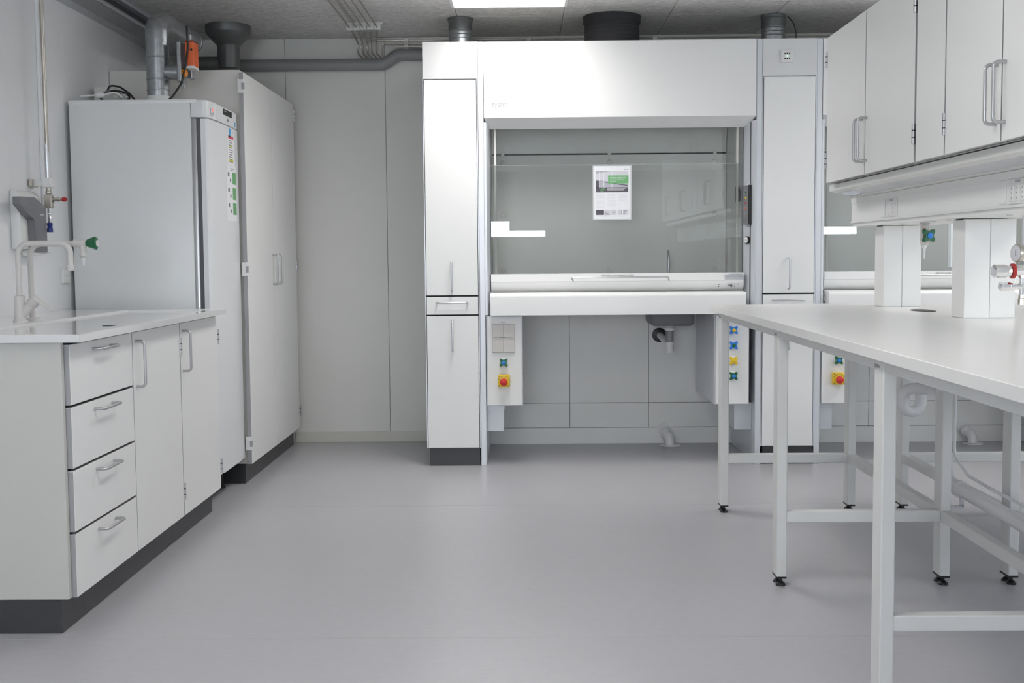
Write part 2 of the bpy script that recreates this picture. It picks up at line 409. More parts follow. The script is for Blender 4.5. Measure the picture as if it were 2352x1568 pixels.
wt = thing('sink_worktop', 'white moulded sink worktop on the left base cabinets', 'worktop', (-1.74, 4.56, .9155))
def rect(x0,x1,y0,y1,z): return [(x0,y0,z),(x1,y0,z),(x1,y1,z),(x0,y1,z)]
v = rect(XL+.002,-1.368,3.655,5.47,.9155)+rect(XL+.002,-1.368,3.655,5.47,.9375)+rect(XL+.004,-1.3705,3.6575,5.4675,.94)+rect(-1.80,-1.418,3.72,5.41,.94)+rect(-1.79,-1.428,3.73,5.40,.9325)
f = [(3,2,1,0),(16,17,18,19)]
for k in range(4):
    for q in range(4): f.append((k*4+q, k*4+(q+1)%4, k*4+4+(q+1)%4, k*4+4+q))
mb = MB().poly(v, f)
obj('slab', mb, 'ceramic', wt)
obj('drain', MB().lathe([(.026,0),(.026,.0012),(.02,.0014)], (-1.483, 4.262, .9322), n=28), 'gap', wt)

# faucets
f1 = thing('mixer_faucet', 'white lever mixer faucet with swan neck spout on the sink worktop', 'faucet', (-1.873, 4.43, .94))
obj('body', MB().lathe([(.026,0),(.026,.006),(.022,.008),(.021,.06),(.0195,.095),(.012,.099)], (-1.873, 4.43, .94)), 'tapwhite', f1)
obj('spout', MB().tube([(-1.873,4.43,1.03),(-1.873,4.43,1.2295),(-1.679,4.43,1.2295),(-1.679,4.43,1.15)], .0105, bend=.04, n=16, seg=10).cyl((-1.679,4.43,1.128),(-1.679,4.43,1.15),.0135), 'tapwhite', f1)
mb = MB().cyl((-1.868,4.43,.965), (-1.818,4.43,1.018), .0185).m(0)
mb.lathe([(.0185,0),(.021,.004),(.021,.03),(.014,.036)], (-1.832,4.43,1.003), (.7,0,.72))
obj('mixer_housing', mb, 'tapwhite', f1)
obj('lever', MB().poly([(-1.815,4.418,1.034),(-1.815,4.442,1.034),(-1.75,4.438,.984),(-1.75,4.422,.984),(-1.815,4.418,1.018),(-1.815,4.442,1.018),(-1.752,4.438,.978),(-1.752,4.422,.978)],
    [(0,1,2,3),(7,6,5,4),(0,3,7,4),(1,5,6,2),(3,2,6,7),(0,4,5,1)], bevel=.002), 'tapwhite', f1)
f2 = thing('water_tap', 'white swan neck water tap with green knob behind the mixer faucet', 'tap', (-1.88, 4.55, .94))
obj('base_plate', MB().lathe([(.032,0),(.032,.006),(.028,.009),(.013,.011)], (-1.878,4.55,.94)), 'tapwhite', f2)
obj('spout', MB().tube([(-1.878,4.55,.945),(-1.878,4.55,1.229),(-1.70,4.55,1.229)], .0105, bend=.045, n=16, seg=10), 'tapwhite', f2)
mb = MB().lathe([(.012,0),(.015,.002),(.015,.048),(.012,.05)], (-1.712,4.55,1.23), (1,0,0)).cyl((-1.676,4.55,1.23),(-1.676,4.55,1.19),.0115).lathe([(.012,0),(.0135,.003),(.0135,.014),(.009,.02)], (-1.676,4.55,1.196), (0,0,-1))
obj('valve_body', mb, 'tapwhite', f2)
obj('nozzle', MB().lathe([(.0085,0),(.0065,.012),(.0045,.03)], (-1.676,4.55,1.177), (0,0,-1)), 'pvc', f2)
N = MB(); N.lathe([(.012,0),(.016,.006),(.026,.034),(.026,.038),(.018,.041)], (-1.662,4.55,1.23), (1,0,0), n=6); N.m(1).lathe([(.013,0),(.013,.002)], (-1.621,4.55,1.23), (1,0,0))
obj('knob', N, ['green', 'plastic'], f2, 'green knob with white end cap', smooth=False)

# ------------------------------------------------------------------ left wall fittings
sd = thing('soap_dispenser', 'wall mounted soap dispenser with grey lever on a white back plate above the sink', 'soap dispenser', (-2.08, 5.0, 1.2))
obj('back_plate', MB().prism([(XL,1.213),(XL,1.457),(-2.085,1.457),(-2.064,1.435),(-2.062,1.213)], 'y', 4.915, 5.125, bevel=.005, seg=2), 'plastic', sd)
obj('soap_outlet', MB().box(-2.10, -2.04, 5.0, 5.09, 1.185, 1.214, bevel=.008, seg=2), 'plastic', sd)
mb = MB().prism([(4.84,1.424),(4.84,1.393),(4.92,1.352),(4.985,1.335),(4.985,1.20),(5.105,1.20),(5.105,1.392),(4.99,1.428)], 'x', -2.0618, -2.03, bevel=.003, seg=2)
obj('lever', mb, 'midgrey', sd, 'grey lever cover')
obj('logo_plate', MB().box(-2.0305, -2.0293, 5.035, 5.075, 1.355, 1.359), 'plight', sd)
cd = obj('wall_conduit', MB().box(XL, XL+.012, 5.24, 5.30, 1.2, 2.515, bevel=.002), 'wallL'); tag(cd, 'flat pale conduit strip running up the left wall behind the steel gas pipe', 'conduit')
gp = thing('gas_pipe_with_valve', 'vertical stainless pipe with red tipped shut-off valve on left wall above soap dispenser', 'gas pipe', (-2.03, 5.135, 1.29))
obj('pipe', MB().tube([(-2.036,5.137,2.515),(-2.03,5.135,1.50)], .0085), 'stainless', gp)
obj('sleeve', MB().cyl((-2.0335,5.136,1.66),(-2.03,5.135,1.5),.0105), 'alu', gp)
obj('pipe_clip', MB().box(-2.05,-2.01,5.115,5.155,1.475,1.515,bevel=.003).box(XL,-2.05,5.125,5.145,1.482,1.508,bevel=.002), 'plastic', gp)
obj('clip_bracket', MB().box(-2.102,-2.088,5.10,5.17,1.478,1.51,bevel=.002), 'nickel', gp)
mb = MB().lathe([(.012,0),(.012,.012),(.0145,.014),(.0145,.024),(.012,.026)], (-2.03,5.135,1.474), (0,0,-1), n=8).box(-2.046,-2.014,5.119,5.151,1.388,1.446,bevel=.003)
obj('valve_body', mb, 'nickel', gp)
obj('valve_stem', MB().lathe([(.012,0),(.012,.008),(.007,.01),(.007,.018),(.01,.02),(.01,.03),(.007,.032),(.007,.042)], (-2.014,5.135,1.425), (1,0,0), n=10), 'nickel', gp)
obj('valve_knob', MB().lathe([(.009,0),(.0095,.012),(.006,.019)], (-1.972,5.135,1.425), (1,0,0), n=14), 'redring', gp, 'small red tip')
obj('fitting', MB().lathe([(.009,0),(.009,.022),(.007,.024),(.007,.032),(.009,.034),(.009,.056),(.008,.058),(.008,.076)], (-2.03,5.135,1.388), (0,0,-1), n=10), 'chrome', gp)
obj('coupling', MB().lathe([(.012,0),(.012,.012),(.0105,.015),(.0105,.02),(.0125,.023),(.0125,.04)], (-2.03,5.135,1.326), (0,0,-1), n=16), 'darkblue', gp, 'dark blue quick coupling')
ws = thing('wall_socket', 'white power socket low on the left wall beside the refrigerator', 'socket', (XL, 5.47, 1.06))
obj('cover_plate', MB().box(XL, XL+.012, 5.43, 5.515, 1.06, 1.13, bevel=.003), 'plastic', ws)
obj('socket_face', MB().box(XL+.012, XL+.015, 5.445, 5.50, 1.072, 1.118, bevel=.001).lathe([(.019,0),(.019,.0018),(.016,.002)], (XL+.0145,5.4725,1.095), (1,0,0), n=24).m(1).cyl((XL+.0165,5.466,1.095),(XL+.017,5.466,1.095),.0025).cyl((XL+.0165,5.479,1.095),(XL+.017,5.479,1.095),.0025), ['plastic','ink'], ws)

# trunking along the top of the left wall
Y0, Y1 = YF+.02, 7.5
t = thing('cable_trunking', 'lower grey cable trunking box along the top of the left wall', 'trunking', (XL+.03, 4.0, 2.34))
obj('box', MB().prism([(XL+.0015,2.335),(XL+.045,2.345),(XL+.05,2.41),(XL+.0015,2.41)], 'y', Y0, Y1), 'alu', t)
obj('cover_lip', MB().prism([(XL+.0015,2.411),(XL+.055,2.411),(XL+.055,2.426),(XL+.0015,2.426)], 'y', Y0, Y1), 'alupaint', t)
t = thing('cable_trunking', 'upper aluminium trunking rail right under the ceiling on the left wall', 'trunking', (XL+.03, 4.0, 2.427))
obj('box', MB().prism([(XL+.0015,2.427),(XL+.028,2.427),(XL+.028,2.45),(XL+.0015,2.45)], 'y', Y0, Y1).m(1).prism([(XL+.0015,2.45),(XL+.012,2.45),(XL+.012,2.486),(XL+.0015,2.486)], 'y', Y0, Y1), ['alu','darkgrey'], t)
obj('rail', MB().prism([(XL+.0015,2.486),(XL+.05,2.486),(XL+.05,2.506),(XL+.0015,2.506)], 'y', Y0, Y1).m(1).prism([(XL+.0015,2.506),(XL+.03,2.506),(XL+.03,2.512),(XL+.0015,2.512)], 'y', Y0, Y1).m(0).prism([(XL+.0015,2.512),(XL+.045,2.512),(XL+.045,2.519),(XL+.0015,2.519)], 'y', Y0, Y1), ['alupaint','darkgrey'], t)

# ------------------------------------------------------------------ refrigerator
fr = thing('refrigerator', 'tall white laboratory refrigerator standing between the sink counter and the tall cabinet', 'refrigerator', (-1.77, 5.84, 0))
obj('cabinet', MB().box(-2.085, -1.526, 5.54, 6.13, .13, 1.893, bevel=.004, seg=2), 'fridgeside', fr)
obj('top_lid', MB().box(-2.087, -1.50, 5.538, 6.132, 1.876, 1.896, bevel=.004, seg=2), 'fridgeside', fr)
obj('door_trim', MB().box(-1.527, -1.502, 5.548, 6.125, .16, 1.812, bevel=.006, seg=2), 'handle', fr, 'brushed metal strip on the door side')
obj('gasket', MB().box(-1.503, -1.482, 5.556, 6.12, .16, 1.81), 'darkgrey', fr)
mb = MB().prism([(-1.484,5.546),(-1.462,5.546),(-1.451,5.556),(-1.447,5.575),(-1.445,5.65),(-1.441,5.68),(-1.441,6.0),(-1.445,6.03),(-1.447,6.10),(-1.453,6.12),(-1.484,6.122)], 'z', .148, 1.808)
obj('door', mb, 'fridge', fr)
pts = [(-1.524,5.54),(-1.472,5.54),(-1.456,5.548),(-1.449,5.566),(-1.447,5.64),(-1.441,5.665),(-1.441,6.0),(-1.447,6.025),(-1.449,6.10),(-1.456,6.125),(-1.524,6.13)]
cp = obj('control_panel', MB().prism(pts, 'z', 1.814, 1.892, bevel=.003, seg=2), 'fridge', fr)
FXF = -1.4405
obj('display', MB().box(FXF-.001, FXF+.002, 5.80, 5.965, 1.856, 1.884, bevel=.0006).m(1).text('GRAM', (FXF+.0022,5.81,1.872), (0,1,0), (0,0,1), .009, sx=1.3) if False else MB().box(FXF-.001, FXF+.002, 5.80, 5.965, 1.856, 1.884, bevel=.0006).m(1).box(FXF+.0018,FXF+.0024,5.815,5.855,1.872,1.876), ['black','pgrey'], cp, 'black display window')
obj('rocker_switch', MB().box(-1.4475,-1.4445,5.592,5.634,1.83,1.862,bevel=.001).m(1).box(-1.4446,-1.444,5.616,5.630,1.849,1.86).m(2).box(-1.4446,-1.444,5.62,5.628,1.834,1.844), ['plight','led_r','ink'], cp, 'mains switch with lit red digit')
obj('lock', MB().lathe([(.009,0),(.009,.002),(.006,.003)], (FXF,5.88,1.836), (1,0,0)).m(1).lathe([(.0055,0),(.0055,.001)], (FXF+.0028,5.88,1.836), (1,0,0)), ['chrome','darkgrey'], cp)
mb = MB().prism([(6.045,1.822),(6.053,1.822),(6.056,1.846),(6.048,1.846)], 'x', -1.4485, -1.447); mb.prism([(6.057,1.822),(6.064,1.822),(6.07,1.846),(6.063,1.846)], 'x', -1.4485, -1.447)
for k in range(4): mb.m(1).box(-1.4485, -1.447, 6.077, 6.1, 1.823+k*.006, 1.826+k*.006)
obj('maker_logo', mb, ['pblue','plight'], cp, smooth=False)
for y in (5.62, 6.05):
    obj('foot', MB().lathe([(.02,0),(.02,.02),(.012,.025),(.012,.14)], (-1.56,y,0)), 'black', fr)
    obj('foot', MB().lathe([(.02,0),(.02,.02),(.012,.025),(.012,.14)], (-2.04,y,0)), 'black', fr)
# papers on the door
XS = -1.4409
def bars(mb, y0, y1, zs, h=.0035, x=XS):
    for k, z in enumerate(zs):
        w = (y1-y0)*random.uniform(.55, 1.0); mb.box(x, x+.0009, (y0+y1)/2-w/2, (y0+y1)/2+w/2, z, z+h)
tag(obj('sticker', MB().prism([(5.895,1.765),(5.928,1.757),(5.945,1.795),(5.91,1.807)], 'x', XS, XS+.001), 'pblue'), 'slanted blue sticker above the warning sheet on the refrigerator door', 'sticker')
sh = thing('warning_sheet', 'narrow white sheet with red heading and yellow marks on the refrigerator door', 'sheet', (XS, 5.93, 1.62))
obj('paper', MB().box(XS, XS+.0006, 5.87, 5.995, 1.625, 1.772), 'paper', sh)
mb = MB(); bars(mb, 5.885, 5.98, [1.742-.0115*k for k in range(10)], x=XS+.0003)
obj('print', mb, 'ink', sh)
obj('heading', MB().box(XS, XS+.001, 5.885, 5.985, 1.752, 1.766).box(XS, XS+.001, 5.90, 5.97, 1.743, 1.746), 'pred', sh)
obj('highlight', MB().box(XS, XS+.0011, 5.90, 5.965, 1.713, 1.722), 'pyellow', sh); obj('highlight', MB().box(XS, XS+.0011, 5.895, 5.975, 1.640, 1.654), 'pyellow', sh)
sh = thing('instruction_sheet', 'long white instruction sheet with three green panels on the refrigerator door', 'sheet', (XS, 5.93, 1.352))
obj('paper', MB().box(XS, XS+.0006, 5.835, 6.03, 1.352, 1.622), 'paper', sh)
for z in (1.533, 1.457, 1.383): obj('green_panel', MB().box(XS, XS+.001, 5.952, 6.022, z, z+.058), 'pgreen', sh, smooth=False)
mb = MB()
for z in (1.533, 1.457, 1.383):
    mb.box(XS,XS+.001,5.862,5.892,z+.034,z+.054); mb.box(XS,XS+.001,5.90,5.925,z+.008,z+.024); bars(mb, 5.958, 6.012, [z+.01+.010*k for k in range(5)], .002, XS+.0004)
bars(mb, 5.90, 6.0, [1.606, 1.598], .003, XS+.0002)
obj('print', mb, 'ink', sh, smooth=False)

# things on top of the refrigerator
tag(obj('junction_box', MB().box(-2.08, -1.985, 5.86, 5.95, 1.896, 2.0, bevel=.003), 'cream'), 'flat cream box on top of the refrigerator against the wall', 'box')
pb = thing('plug_bag', 'clear bag with a plug and coiled white cable on top of the refrigerator', 'plug', (-1.92, 5.7, 1.896))
obj('bag', MB().ell((-1.925,5.70,1.929), .075, .05, .034), 'bag', pb)
obj('plug', MB().lathe([(.010,0),(.014,.006),(.014,.028),(.008,.04)], (-1.985,5.62,1.928), (1,0,.05)), 'plastic', pb)
obj('cord', MB().tube([(-2.06,5.62,1.925),(-1.98,5.62,1.928)], .004).tube([(-1.95,5.62,1.929),(-1.9,5.63,1.945),(-1.86,5.7,1.905),(-1.845,5.74,1.902),(-1.84,5.78,1.9005)], .004, bend=.03), 'plastic', pb)
tag(obj('power_cable', MB().tube([(-2.02,5.862,1.97),(-1.985,5.81,2.0),(-1.93,5.79,1.99),(-1.88,5.78,1.955),(-1.835,5.77,1.9015)], .0048, bend=.05), 'black'), 'black cable arching over the clear bag on top of the refrigerator', 'cable')

# exhaust duct from the refrigerator
DX, DY, R = -1.757, 5.83, .0535
ed = thing('exhaust_duct', 'galvanised exhaust duct rising from the refrigerator and bending towards the ceiling funnel', 'duct', (DX, DY, 1.896))
obj('collar', MB().lathe([(.058,0),(.058,.05),(.054,.052)], (DX,DY,1.896), n=32), 'plastic', ed, 'white plastic collar')
obj('riser', MB().cyl((DX,DY,1.945),(DX,DY,2.215),R,32), 'galv', ed)
for z in (1.972, 2.022, 2.128, 2.212): obj('seam_ring', MB().lathe([(R,0),(R+.0025,.002),(R+.0025,.006),(R,.008)], (DX,DY,z), n=32), 'galv', ed)
obj('elbow', MB().tube([(DX,DY,2.20),(DX,DY,2.29),(DX+.02,DY+.12,2.298)], R+.002, bend=.085, n=32, seg=10), 'galv', ed)
obj('run', MB().tube([(DX+.015,DY+.085,2.296),(DX+.002,6.48,2.312),(DX-.16,6.58,2.312),(DX-.22,6.98,2.308)], R, bend=.07, n=32), 'galv', ed)
for y in (5.94, 6.20, 6.42): obj('seam_ring', MB().lathe([(R,0),(R+.003,.002),(R+.003,.007),(R,.009)], (DX+.012-(y-5.9)*.018,y,2.2975+(y-5.9)*.0235), (-.018,1,.0235), n=32), 'galv', ed)
obj('cross_run', MB().tube([(-1.978,6.95,2.305),(-1.978,7.1,2.305),(-1.722,7.1,2.305)], .039, bend=.06, n=24), 'galvdark', ed)
obj('upright', MB().lathe([(.045,0),(.06,.01),(.065,.03),(.065,.145)], (-1.722,7.1,2.265), n=32), 'galvdark', ed)
obj('funnel', MB().lathe([(.066,0),(.128,.065),(.131,.075),(.131,.1145)], (-1.722,7.1,2.405), n=40), 'galvdark', ed)
dm = obj('damper_housing', MB().box(DX+.105,DX+.125,DY-.05,DY+.05,2.01,2.20,bevel=.004).cyl((DX+.03,DY,2.062),(DX+.107,DY,2.062),.036,24).box(DX+.126,DX+.15,DY+.05,DY+.1,2.04,2.25,bevel=.003).box(DX+.112,DX+.128,DY-.01,DY+.0,1.985,2.01,bevel=.002), 'galv', ed)
ac = obj('actuator', MB().box(DX+.145,DX+.185,DY-.045,DY+.045,2.085,2.20,bevel=.003).m(1).box(DX+.1445,DX+.186,DY-.046,DY+.046,2.196,2.206,bevel=.002).cyl((DX+.176,DY-.0465,2.16),(DX+.176,DY-.044,2.16),.006).m(2).box(DX+.148,DX+.186,DY-.045,DY+.045,2.074,2.085), ['orange','black','plastic'], ed, 'orange damper motor')
obj('knob', MB().lathe([(.018,0),(.02,.003),(.02,.014),(.014,.018)], (DX+.127,DY-.02,2.055), (1,-.3,0), n=8).m(1).lathe([(.022,0),(.022,.006)], (DX+.122,DY-.02,2.055), (1,-.3,0)), ['amber','black'], ed, 'small orange knob', smooth=False)
tag(obj('motor_cable', MB().tube([(DX+.158,DY-.05,2.27),(DX+.162,DY-.052,2.17),(DX+.152,DY-.06,2.09),(DX+.13,DY-.065,2.0),(DX+.09,DY-.07,1.94),(DX+.045,DY-.078,1.901)], .0048, bend=.08), 'black'), 'black cable hanging from the orange damper motor down to the refrigerator top', 'cable')

# ------------------------------------------------------------------ tall cabinet
tc = thing('tall_cabinet', 'tall white two-door cabinet in the back left corner beside the refrigerator', 'tall cabinet', (-1.77, 6.8, 0))
obj('carcass', MB().box(XL+.003, -1.4405, 6.15, 7.47, .106, 2.12, bevel=.001).m(1).box(-1.4402,-1.4397,6.775,6.803,.108,2.106), ['cream','gap'], tc)
obj('plinth', MB().box(-2.08, -1.46, 6.165, 7.46, 0, .1055), 'plinth', tc)
for y0, y1, hy, hs in ((6.132, 6.7855, 6.742, 6.128), (6.7925, 7.442, 6.836, 7.446)):
    d = obj('door', front(y0, y1, .108, 2.106, -1.4165, -1.4395), ['white','edge'], tc)
    obj('handle', handle((-1.4165, hy, 1.105), (0,0,1), (1,0,0)), 'handle', d)
    for z in (2.035, 1.112, .215):
        if hs < 6.2: obj('hinge', MB().box(-1.446,-1.4125,6.120,6.135,z-.035,z+.035,bevel=.002).m(1).box(-1.424,-1.412,6.119,6.1345,z-.016,z+.016), ['steelwhite','edge'], d)
        else: obj('hinge', hinge((-1.414, hs, z)), ['handle','black'], d)

# ------------------------------------------------------------------ pipes on the back wall and ceiling
tag(obj('drain_pipe', MB().tube([(-2.05,7.505,2.354),(-.862,7.505,2.354),(-.775,7.505,2.41),(-.4,7.505,2.41)], .036, bend=.05, n=24), 'pipegrey'), 'thick grey plastic pipe along the top of the back wall', 'pipe')
GX = [-1.02, -.992, -.963, -.935, -.907]
for i, x in enumerate(GX):
    r = .0052 if i < 2 else .0042
    sx = -1.005+.040*i; zt = 2.49
    tag(obj('gas_pipe', MB().tube([(sx,3.6,zt),(sx,7.06,zt),(x,7.495,zt),(x,7.495,2.418),(x+.035,7.46,2.385)], r, bend=.03, n=10), 'stainless'),
        '%s of five thin steel pipes dropping from the ceiling bracket' % ('leftmost','second from left','middle','second from right','rightmost')[i], 'pipe', 'thin steel gas pipes')
for i, (x, z, pts) in enumerate((( -.757, 2.502, [(-.962,7.52,2.392),(-.962,7.52,2.502),(-.3,7.52,2.502)]), (-.757, 2.476, [(-.872,7.50,2.40),(-.872,7.50,2.476),(-.3,7.50,2.476)]), (-.757,2.4535,[(-.842,7.47,2.40),(-.79,7.47,2.4535),(-.3,7.47,2.4535)]))):
    if i == 0: pts[-1] = (XR-.05, 7.52, 2.502)
    tag(obj('wall_gas_pipe', MB().tube(pts, .0042, bend=.02, n=10), 'stainless'), '%s of three thin steel pipes running right along the back wall' % ('top','middle','lowest')[i], 'pipe', 'thin horizontal steel pipes')
br = thing('ceiling_pipe_bracket', 'pale ceiling bracket holding five thin steel pipes', 'bracket', (-.92, 7.04, 2.48))
obj('rail', MB().box(-1.03,-.81,7.035,7.055,2.508,2.5195), 'wall', br)
for i in range(5): obj('clamp', MB().box(-1.021+.04*i,-.984+.04*i,7.03,7.06,2.478,2.509,bevel=.002), 'plastic', br)
wc = thing('wall_pipe_clamp', 'white clamp with two screws holding three pipes left of the tall column', 'clamp', (-.723,7.53,2.44))
obj('block', MB().box(-.736,-.709,7.505,7.548,2.441,2.514,bevel=.002), 'plastic', wc)
obj('screw', MB().cyl((-.7225,7.5045,2.495),(-.7225,7.503,2.495),.006,12).cyl((-.7225,7.5045,2.466),(-.7225,7.503,2.466),.006,12), 'nickel', wc)
for x, lb in ((.034,'small white pipe clamp above the fume hood, left of the black duct'), (.808,'small white pipe clamp above the fume hood, right of the black duct')):
    tag(obj('pipe_clamp', MB().box(x-.014,x+.014,7.508,7.548,2.485,2.514,bevel=.002), 'plastic'), lb, 'clamp')
# ducts above the columns and the hood
def spigot(x, lb):
    t = thing('duct_spigot', lb, 'duct', (x, 6.95, 2.345))
    mb = MB().cyl((x,6.95,2.3385),(x,6.95,2.45),.066,32)
    for z in (2.40, 2.42, 2.44): mb.lathe([(.066,0),(.0685,.003),(.066,.006)], (x,6.95,z), n=32)
    obj('pipe', mb, 'galv', t); obj('ceiling_sleeve', MB().lathe([(.0675,0),(.0675,.045),(.072,.052),(.072,.068)], (x,6.95,2.45), n=32), 'galvdark', t)
spigot(-.359, 'short round galvanised duct between the left tall column and the ceiling')
spigot(1.42, 'short round galvanised duct between the right tall column and the ceiling')
bd = thing('flexible_duct', 'wide black flexible duct from the fume hood into the ceiling', 'duct', (.503,6.95,2.345))
mb = MB(); pr = []
for k in range(14): pr += [(.157 if k % 2 else .1535, k*.0105)]
obj('sleeve', MB().lathe(pr, (.503,6.95,2.3385), n=48), 'ductblack', bd); obj('clamp_ring', MB().lathe([(.158,0),(.163,.004),(.163,.032),(.167,.042)], (.503,6.95,2.474), n=48), 'ductblack', bd)
tag(obj('sensor_cable', MB().tube([(1.50,6.95,2.515),(1.53,6.93,2.47),(1.545,6.93,2.42),(1.545,6.93,2.339)], .003, bend=.04), 'black'), 'thin dark cable from the ceiling beside the right round duct', 'cable')

# ------------------------------------------------------------------ tall columns beside the hood
def column(x0, x1, lb, ind=False):
    c = thing('storage_column', lb, 'tall column', ((x0+x1)/2, 7.0, 0), 'tall narrow columns beside the fume hoods')
    obj('carcass', MB().box(x0+.004, x1-.003, 6.669, 7.49, .102, 2.3375).m(1).box(x0+.003,x1-.003,6.6685,6.672,.102,2.13), ['white','gap'], c)
    obj('side_trim', MB().box(x0, x0+.0045, 6.652, 7.49, .1, 2.3385).box(x1-.0045, x1, 6.652, 7.49, .1, 2.3385), 'alupaint', c)
    fp = obj('fascia', MB().box(x0+.001, x1-.004, 6.648, 6.668, 2.1365, 2.337, bevel=.001), 'fascia', c)
    a, b = x0+.0078, x1-.0078
    for n, z0, z1, h in (('door',.954,2.131,'v'), ('drawer',.8475,.9455,'h'), ('door',.103,.8395,'w')):
        d = obj(n, MB().box(a, b, 6.648, 6.668, z0, z1, bevel=.0012, edge='y'), ['white','edge'], c)
        p, al = {'v': (((a+b)/2, 6.648, 1.062), (0,0,1)), 'h': (((a+b)/2, 6.648, .915), (1,0,0)), 'w': (((a+b)/2, 6.648, .728), (0,0,1))}[h]
        obj('handle', handle(p, al, (0,-1,0), L=.168), 'alu', d)
    obj('plinth', MB().box(x0+.014, x1-.005, 6.662, 7.48, 0, .1015), 'plinth', c)
    if ind:
        p = obj('indicator_plate', MB().box(1.399,1.465,6.636,6.6485,2.207,2.273,bevel=.002).box(1.407,1.457,6.633,6.6365,2.215,2.265,bevel=.001), 'plastic', c)
        mb = MB()
        for q in (-.012, 0, .012):
            for w in (-.013, .013): mb.lathe([(.0042,0),(.0042,.0012)], (1.432+q,6.6335,2.24+w), (0,-1,0), n=14)
        mb.m(1).lathe([(.0045,0),(.0045,.0012)], (1.432,6.6335,2.24), (0,-1,0), n=14)
        obj('indicator_dots', mb, ['black','led_g'], p)
    return c
column(-.5545, -.254, 'narrow white column with door, drawer and lower door left of the first fume hood')
column(1.3035, 1.599, 'narrow white column with a dotted indicator plate between the two fume hoods', True)

# ------------------------------------------------------------------ fume hood
fh = thing('fume_hood', 'wide white fume hood with a poster on its glass sash', 'fume hood', (.51, 7.1, 0), 'white fume hoods')
for x0, x1 in ((-.2525, -.222), (1.272, 1.3025)):
    obj('side_panel', MB().box(x0, x1, 6.651, 7.5, 0, 2.337, bevel=.002), 'alupaint', fh)
obj('jamb', MB().prism([(-.2215,6.652),(-.209,6.652),(-.206,6.66),(-.1915,6.745),(-.1915,6.80),(-.2215,6.80)], 'z', .842, 1.90), 'alupaint', fh)
obj('jamb_groove', MB().obox((-.2015,6.6905,1.37),(.0028*.17,.0028*.985,0),(.0006,-.0001,0),(0,0,.525)), 'shadowgap', fh)
obj('jamb_groove', MB().obox((1.2475,6.6875,1.37),(-.0022,.0042,0),(.0008,.0004,0),(0,0,.525)), 'shadowgap', fh)
obj('sash_seal', MB().box(1.2135,1.2168,6.742,6.75,.97,1.88).box(-.1912,-.188,6.742,6.75,.97,1.88), 'shadowgap', fh)
jr = obj('jamb', MB().prism([(1.2715,6.652),(1.268,6.652),(1.262,6.66),(1.217,6.745),(1.217,6.80),(1.2715,6.80)], 'z', .842, 1.90), 'alupaint', fh)
L, Rr = -.2215, 1.2715; l, r = -.196, 1.238
va = obj('valance', MB().poly([(L+.002,6.65,1.924),(Rr-.002,6.65,1.924),(Rr-.002,6.65,2.3355),(L+.002,6.65,2.3355),(l,6.742,1.871),(r,6.742,1.871),(r,6.758,1.875),(l,6.758,1.875),(L+.002,6.672,2.3355),(Rr-.002,6.672,2.3355),(L+.002,6.672,1.935),(Rr-.002,6.672,1.935)],
    [(0,1,2,3),(0,4,5,1),(4,7,6,5),(7,10,11,6),(10,8,9,11),(3,2,9,8),(0,10,7,4),(1,5,6,11),(0,3,8,10),(1,11,9,2)]), 'white', fh)
obj('lettering', MB().text('zystm', (-.178,6.6492,1.985), (1,0,0), (0,0,1), .040, sx=.95).text('by labflex', (-.178,6.6492,1.966), (1,0,0), (0,0,1), .012) if False else MB().text('zystm', (-.178,6.6492,1.985), (1,0,0), (0,0,1), .040, sx=.95), 'faint', va)
obj('roof', MB().box(-.2215, 1.2715, 6.68, 7.46, 2.305, 2.337), 'hoodgrey', fh)
mb = MB().box(-.2215, -.198, 6.805, 7.34, .93, 2.30).box(1.2165, 1.2715, 6.805, 7.34, .93, 2.30)
obj('side_liner', mb, 'hoodgrey', fh)
obj('baffle', MB().box(-.1955, 1.2135, 7.30, 7.315, .955, 1.772).m(1).box(-.1975,1.216,7.345,7.36,.93,2.30).m(0).prism([(7.302,1.782),(7.317,1.782),(7.197,2.29),(7.182,2.29)], 'x', -.1955, 1.2135), ['hoodgrey','gap'], fh)
for x in (-.13, .513, 1.147): obj('baffle_clip', MB().box(x-.010, x+.010, 7.29, 7.312, 1.768, 1.79, bevel=.002), 'hoodgrey', fh)
for z in (1.727, 1.412, 1.083):
    for x in (-.13, .513, 1.146):
        if z == 1.412 and x == .513: continue
        obj('screw_cap', MB().lathe([(.0165,0),(.015,.005),(.009,.009),(.003,.0105)], (x,7.30,z), (0,-1,0), n=20), 'hoodgrey', fh)
obj('worktop', MB().box(-.1975, 1.216, 6.68, 7.34, .905, .93), 'hoodgrey', fh)
arc = [(6.602-.022*math.cos(a), .941+.022*math.sin(a)) for a in [PI/2*k/8 for k in range(9)]]
bf = obj('bench_front', MB().prism([(6.58,.843)]+arc+[(6.70,.966),(6.70,.843)], 'x', -.192, 1.2075), 'white', fh)
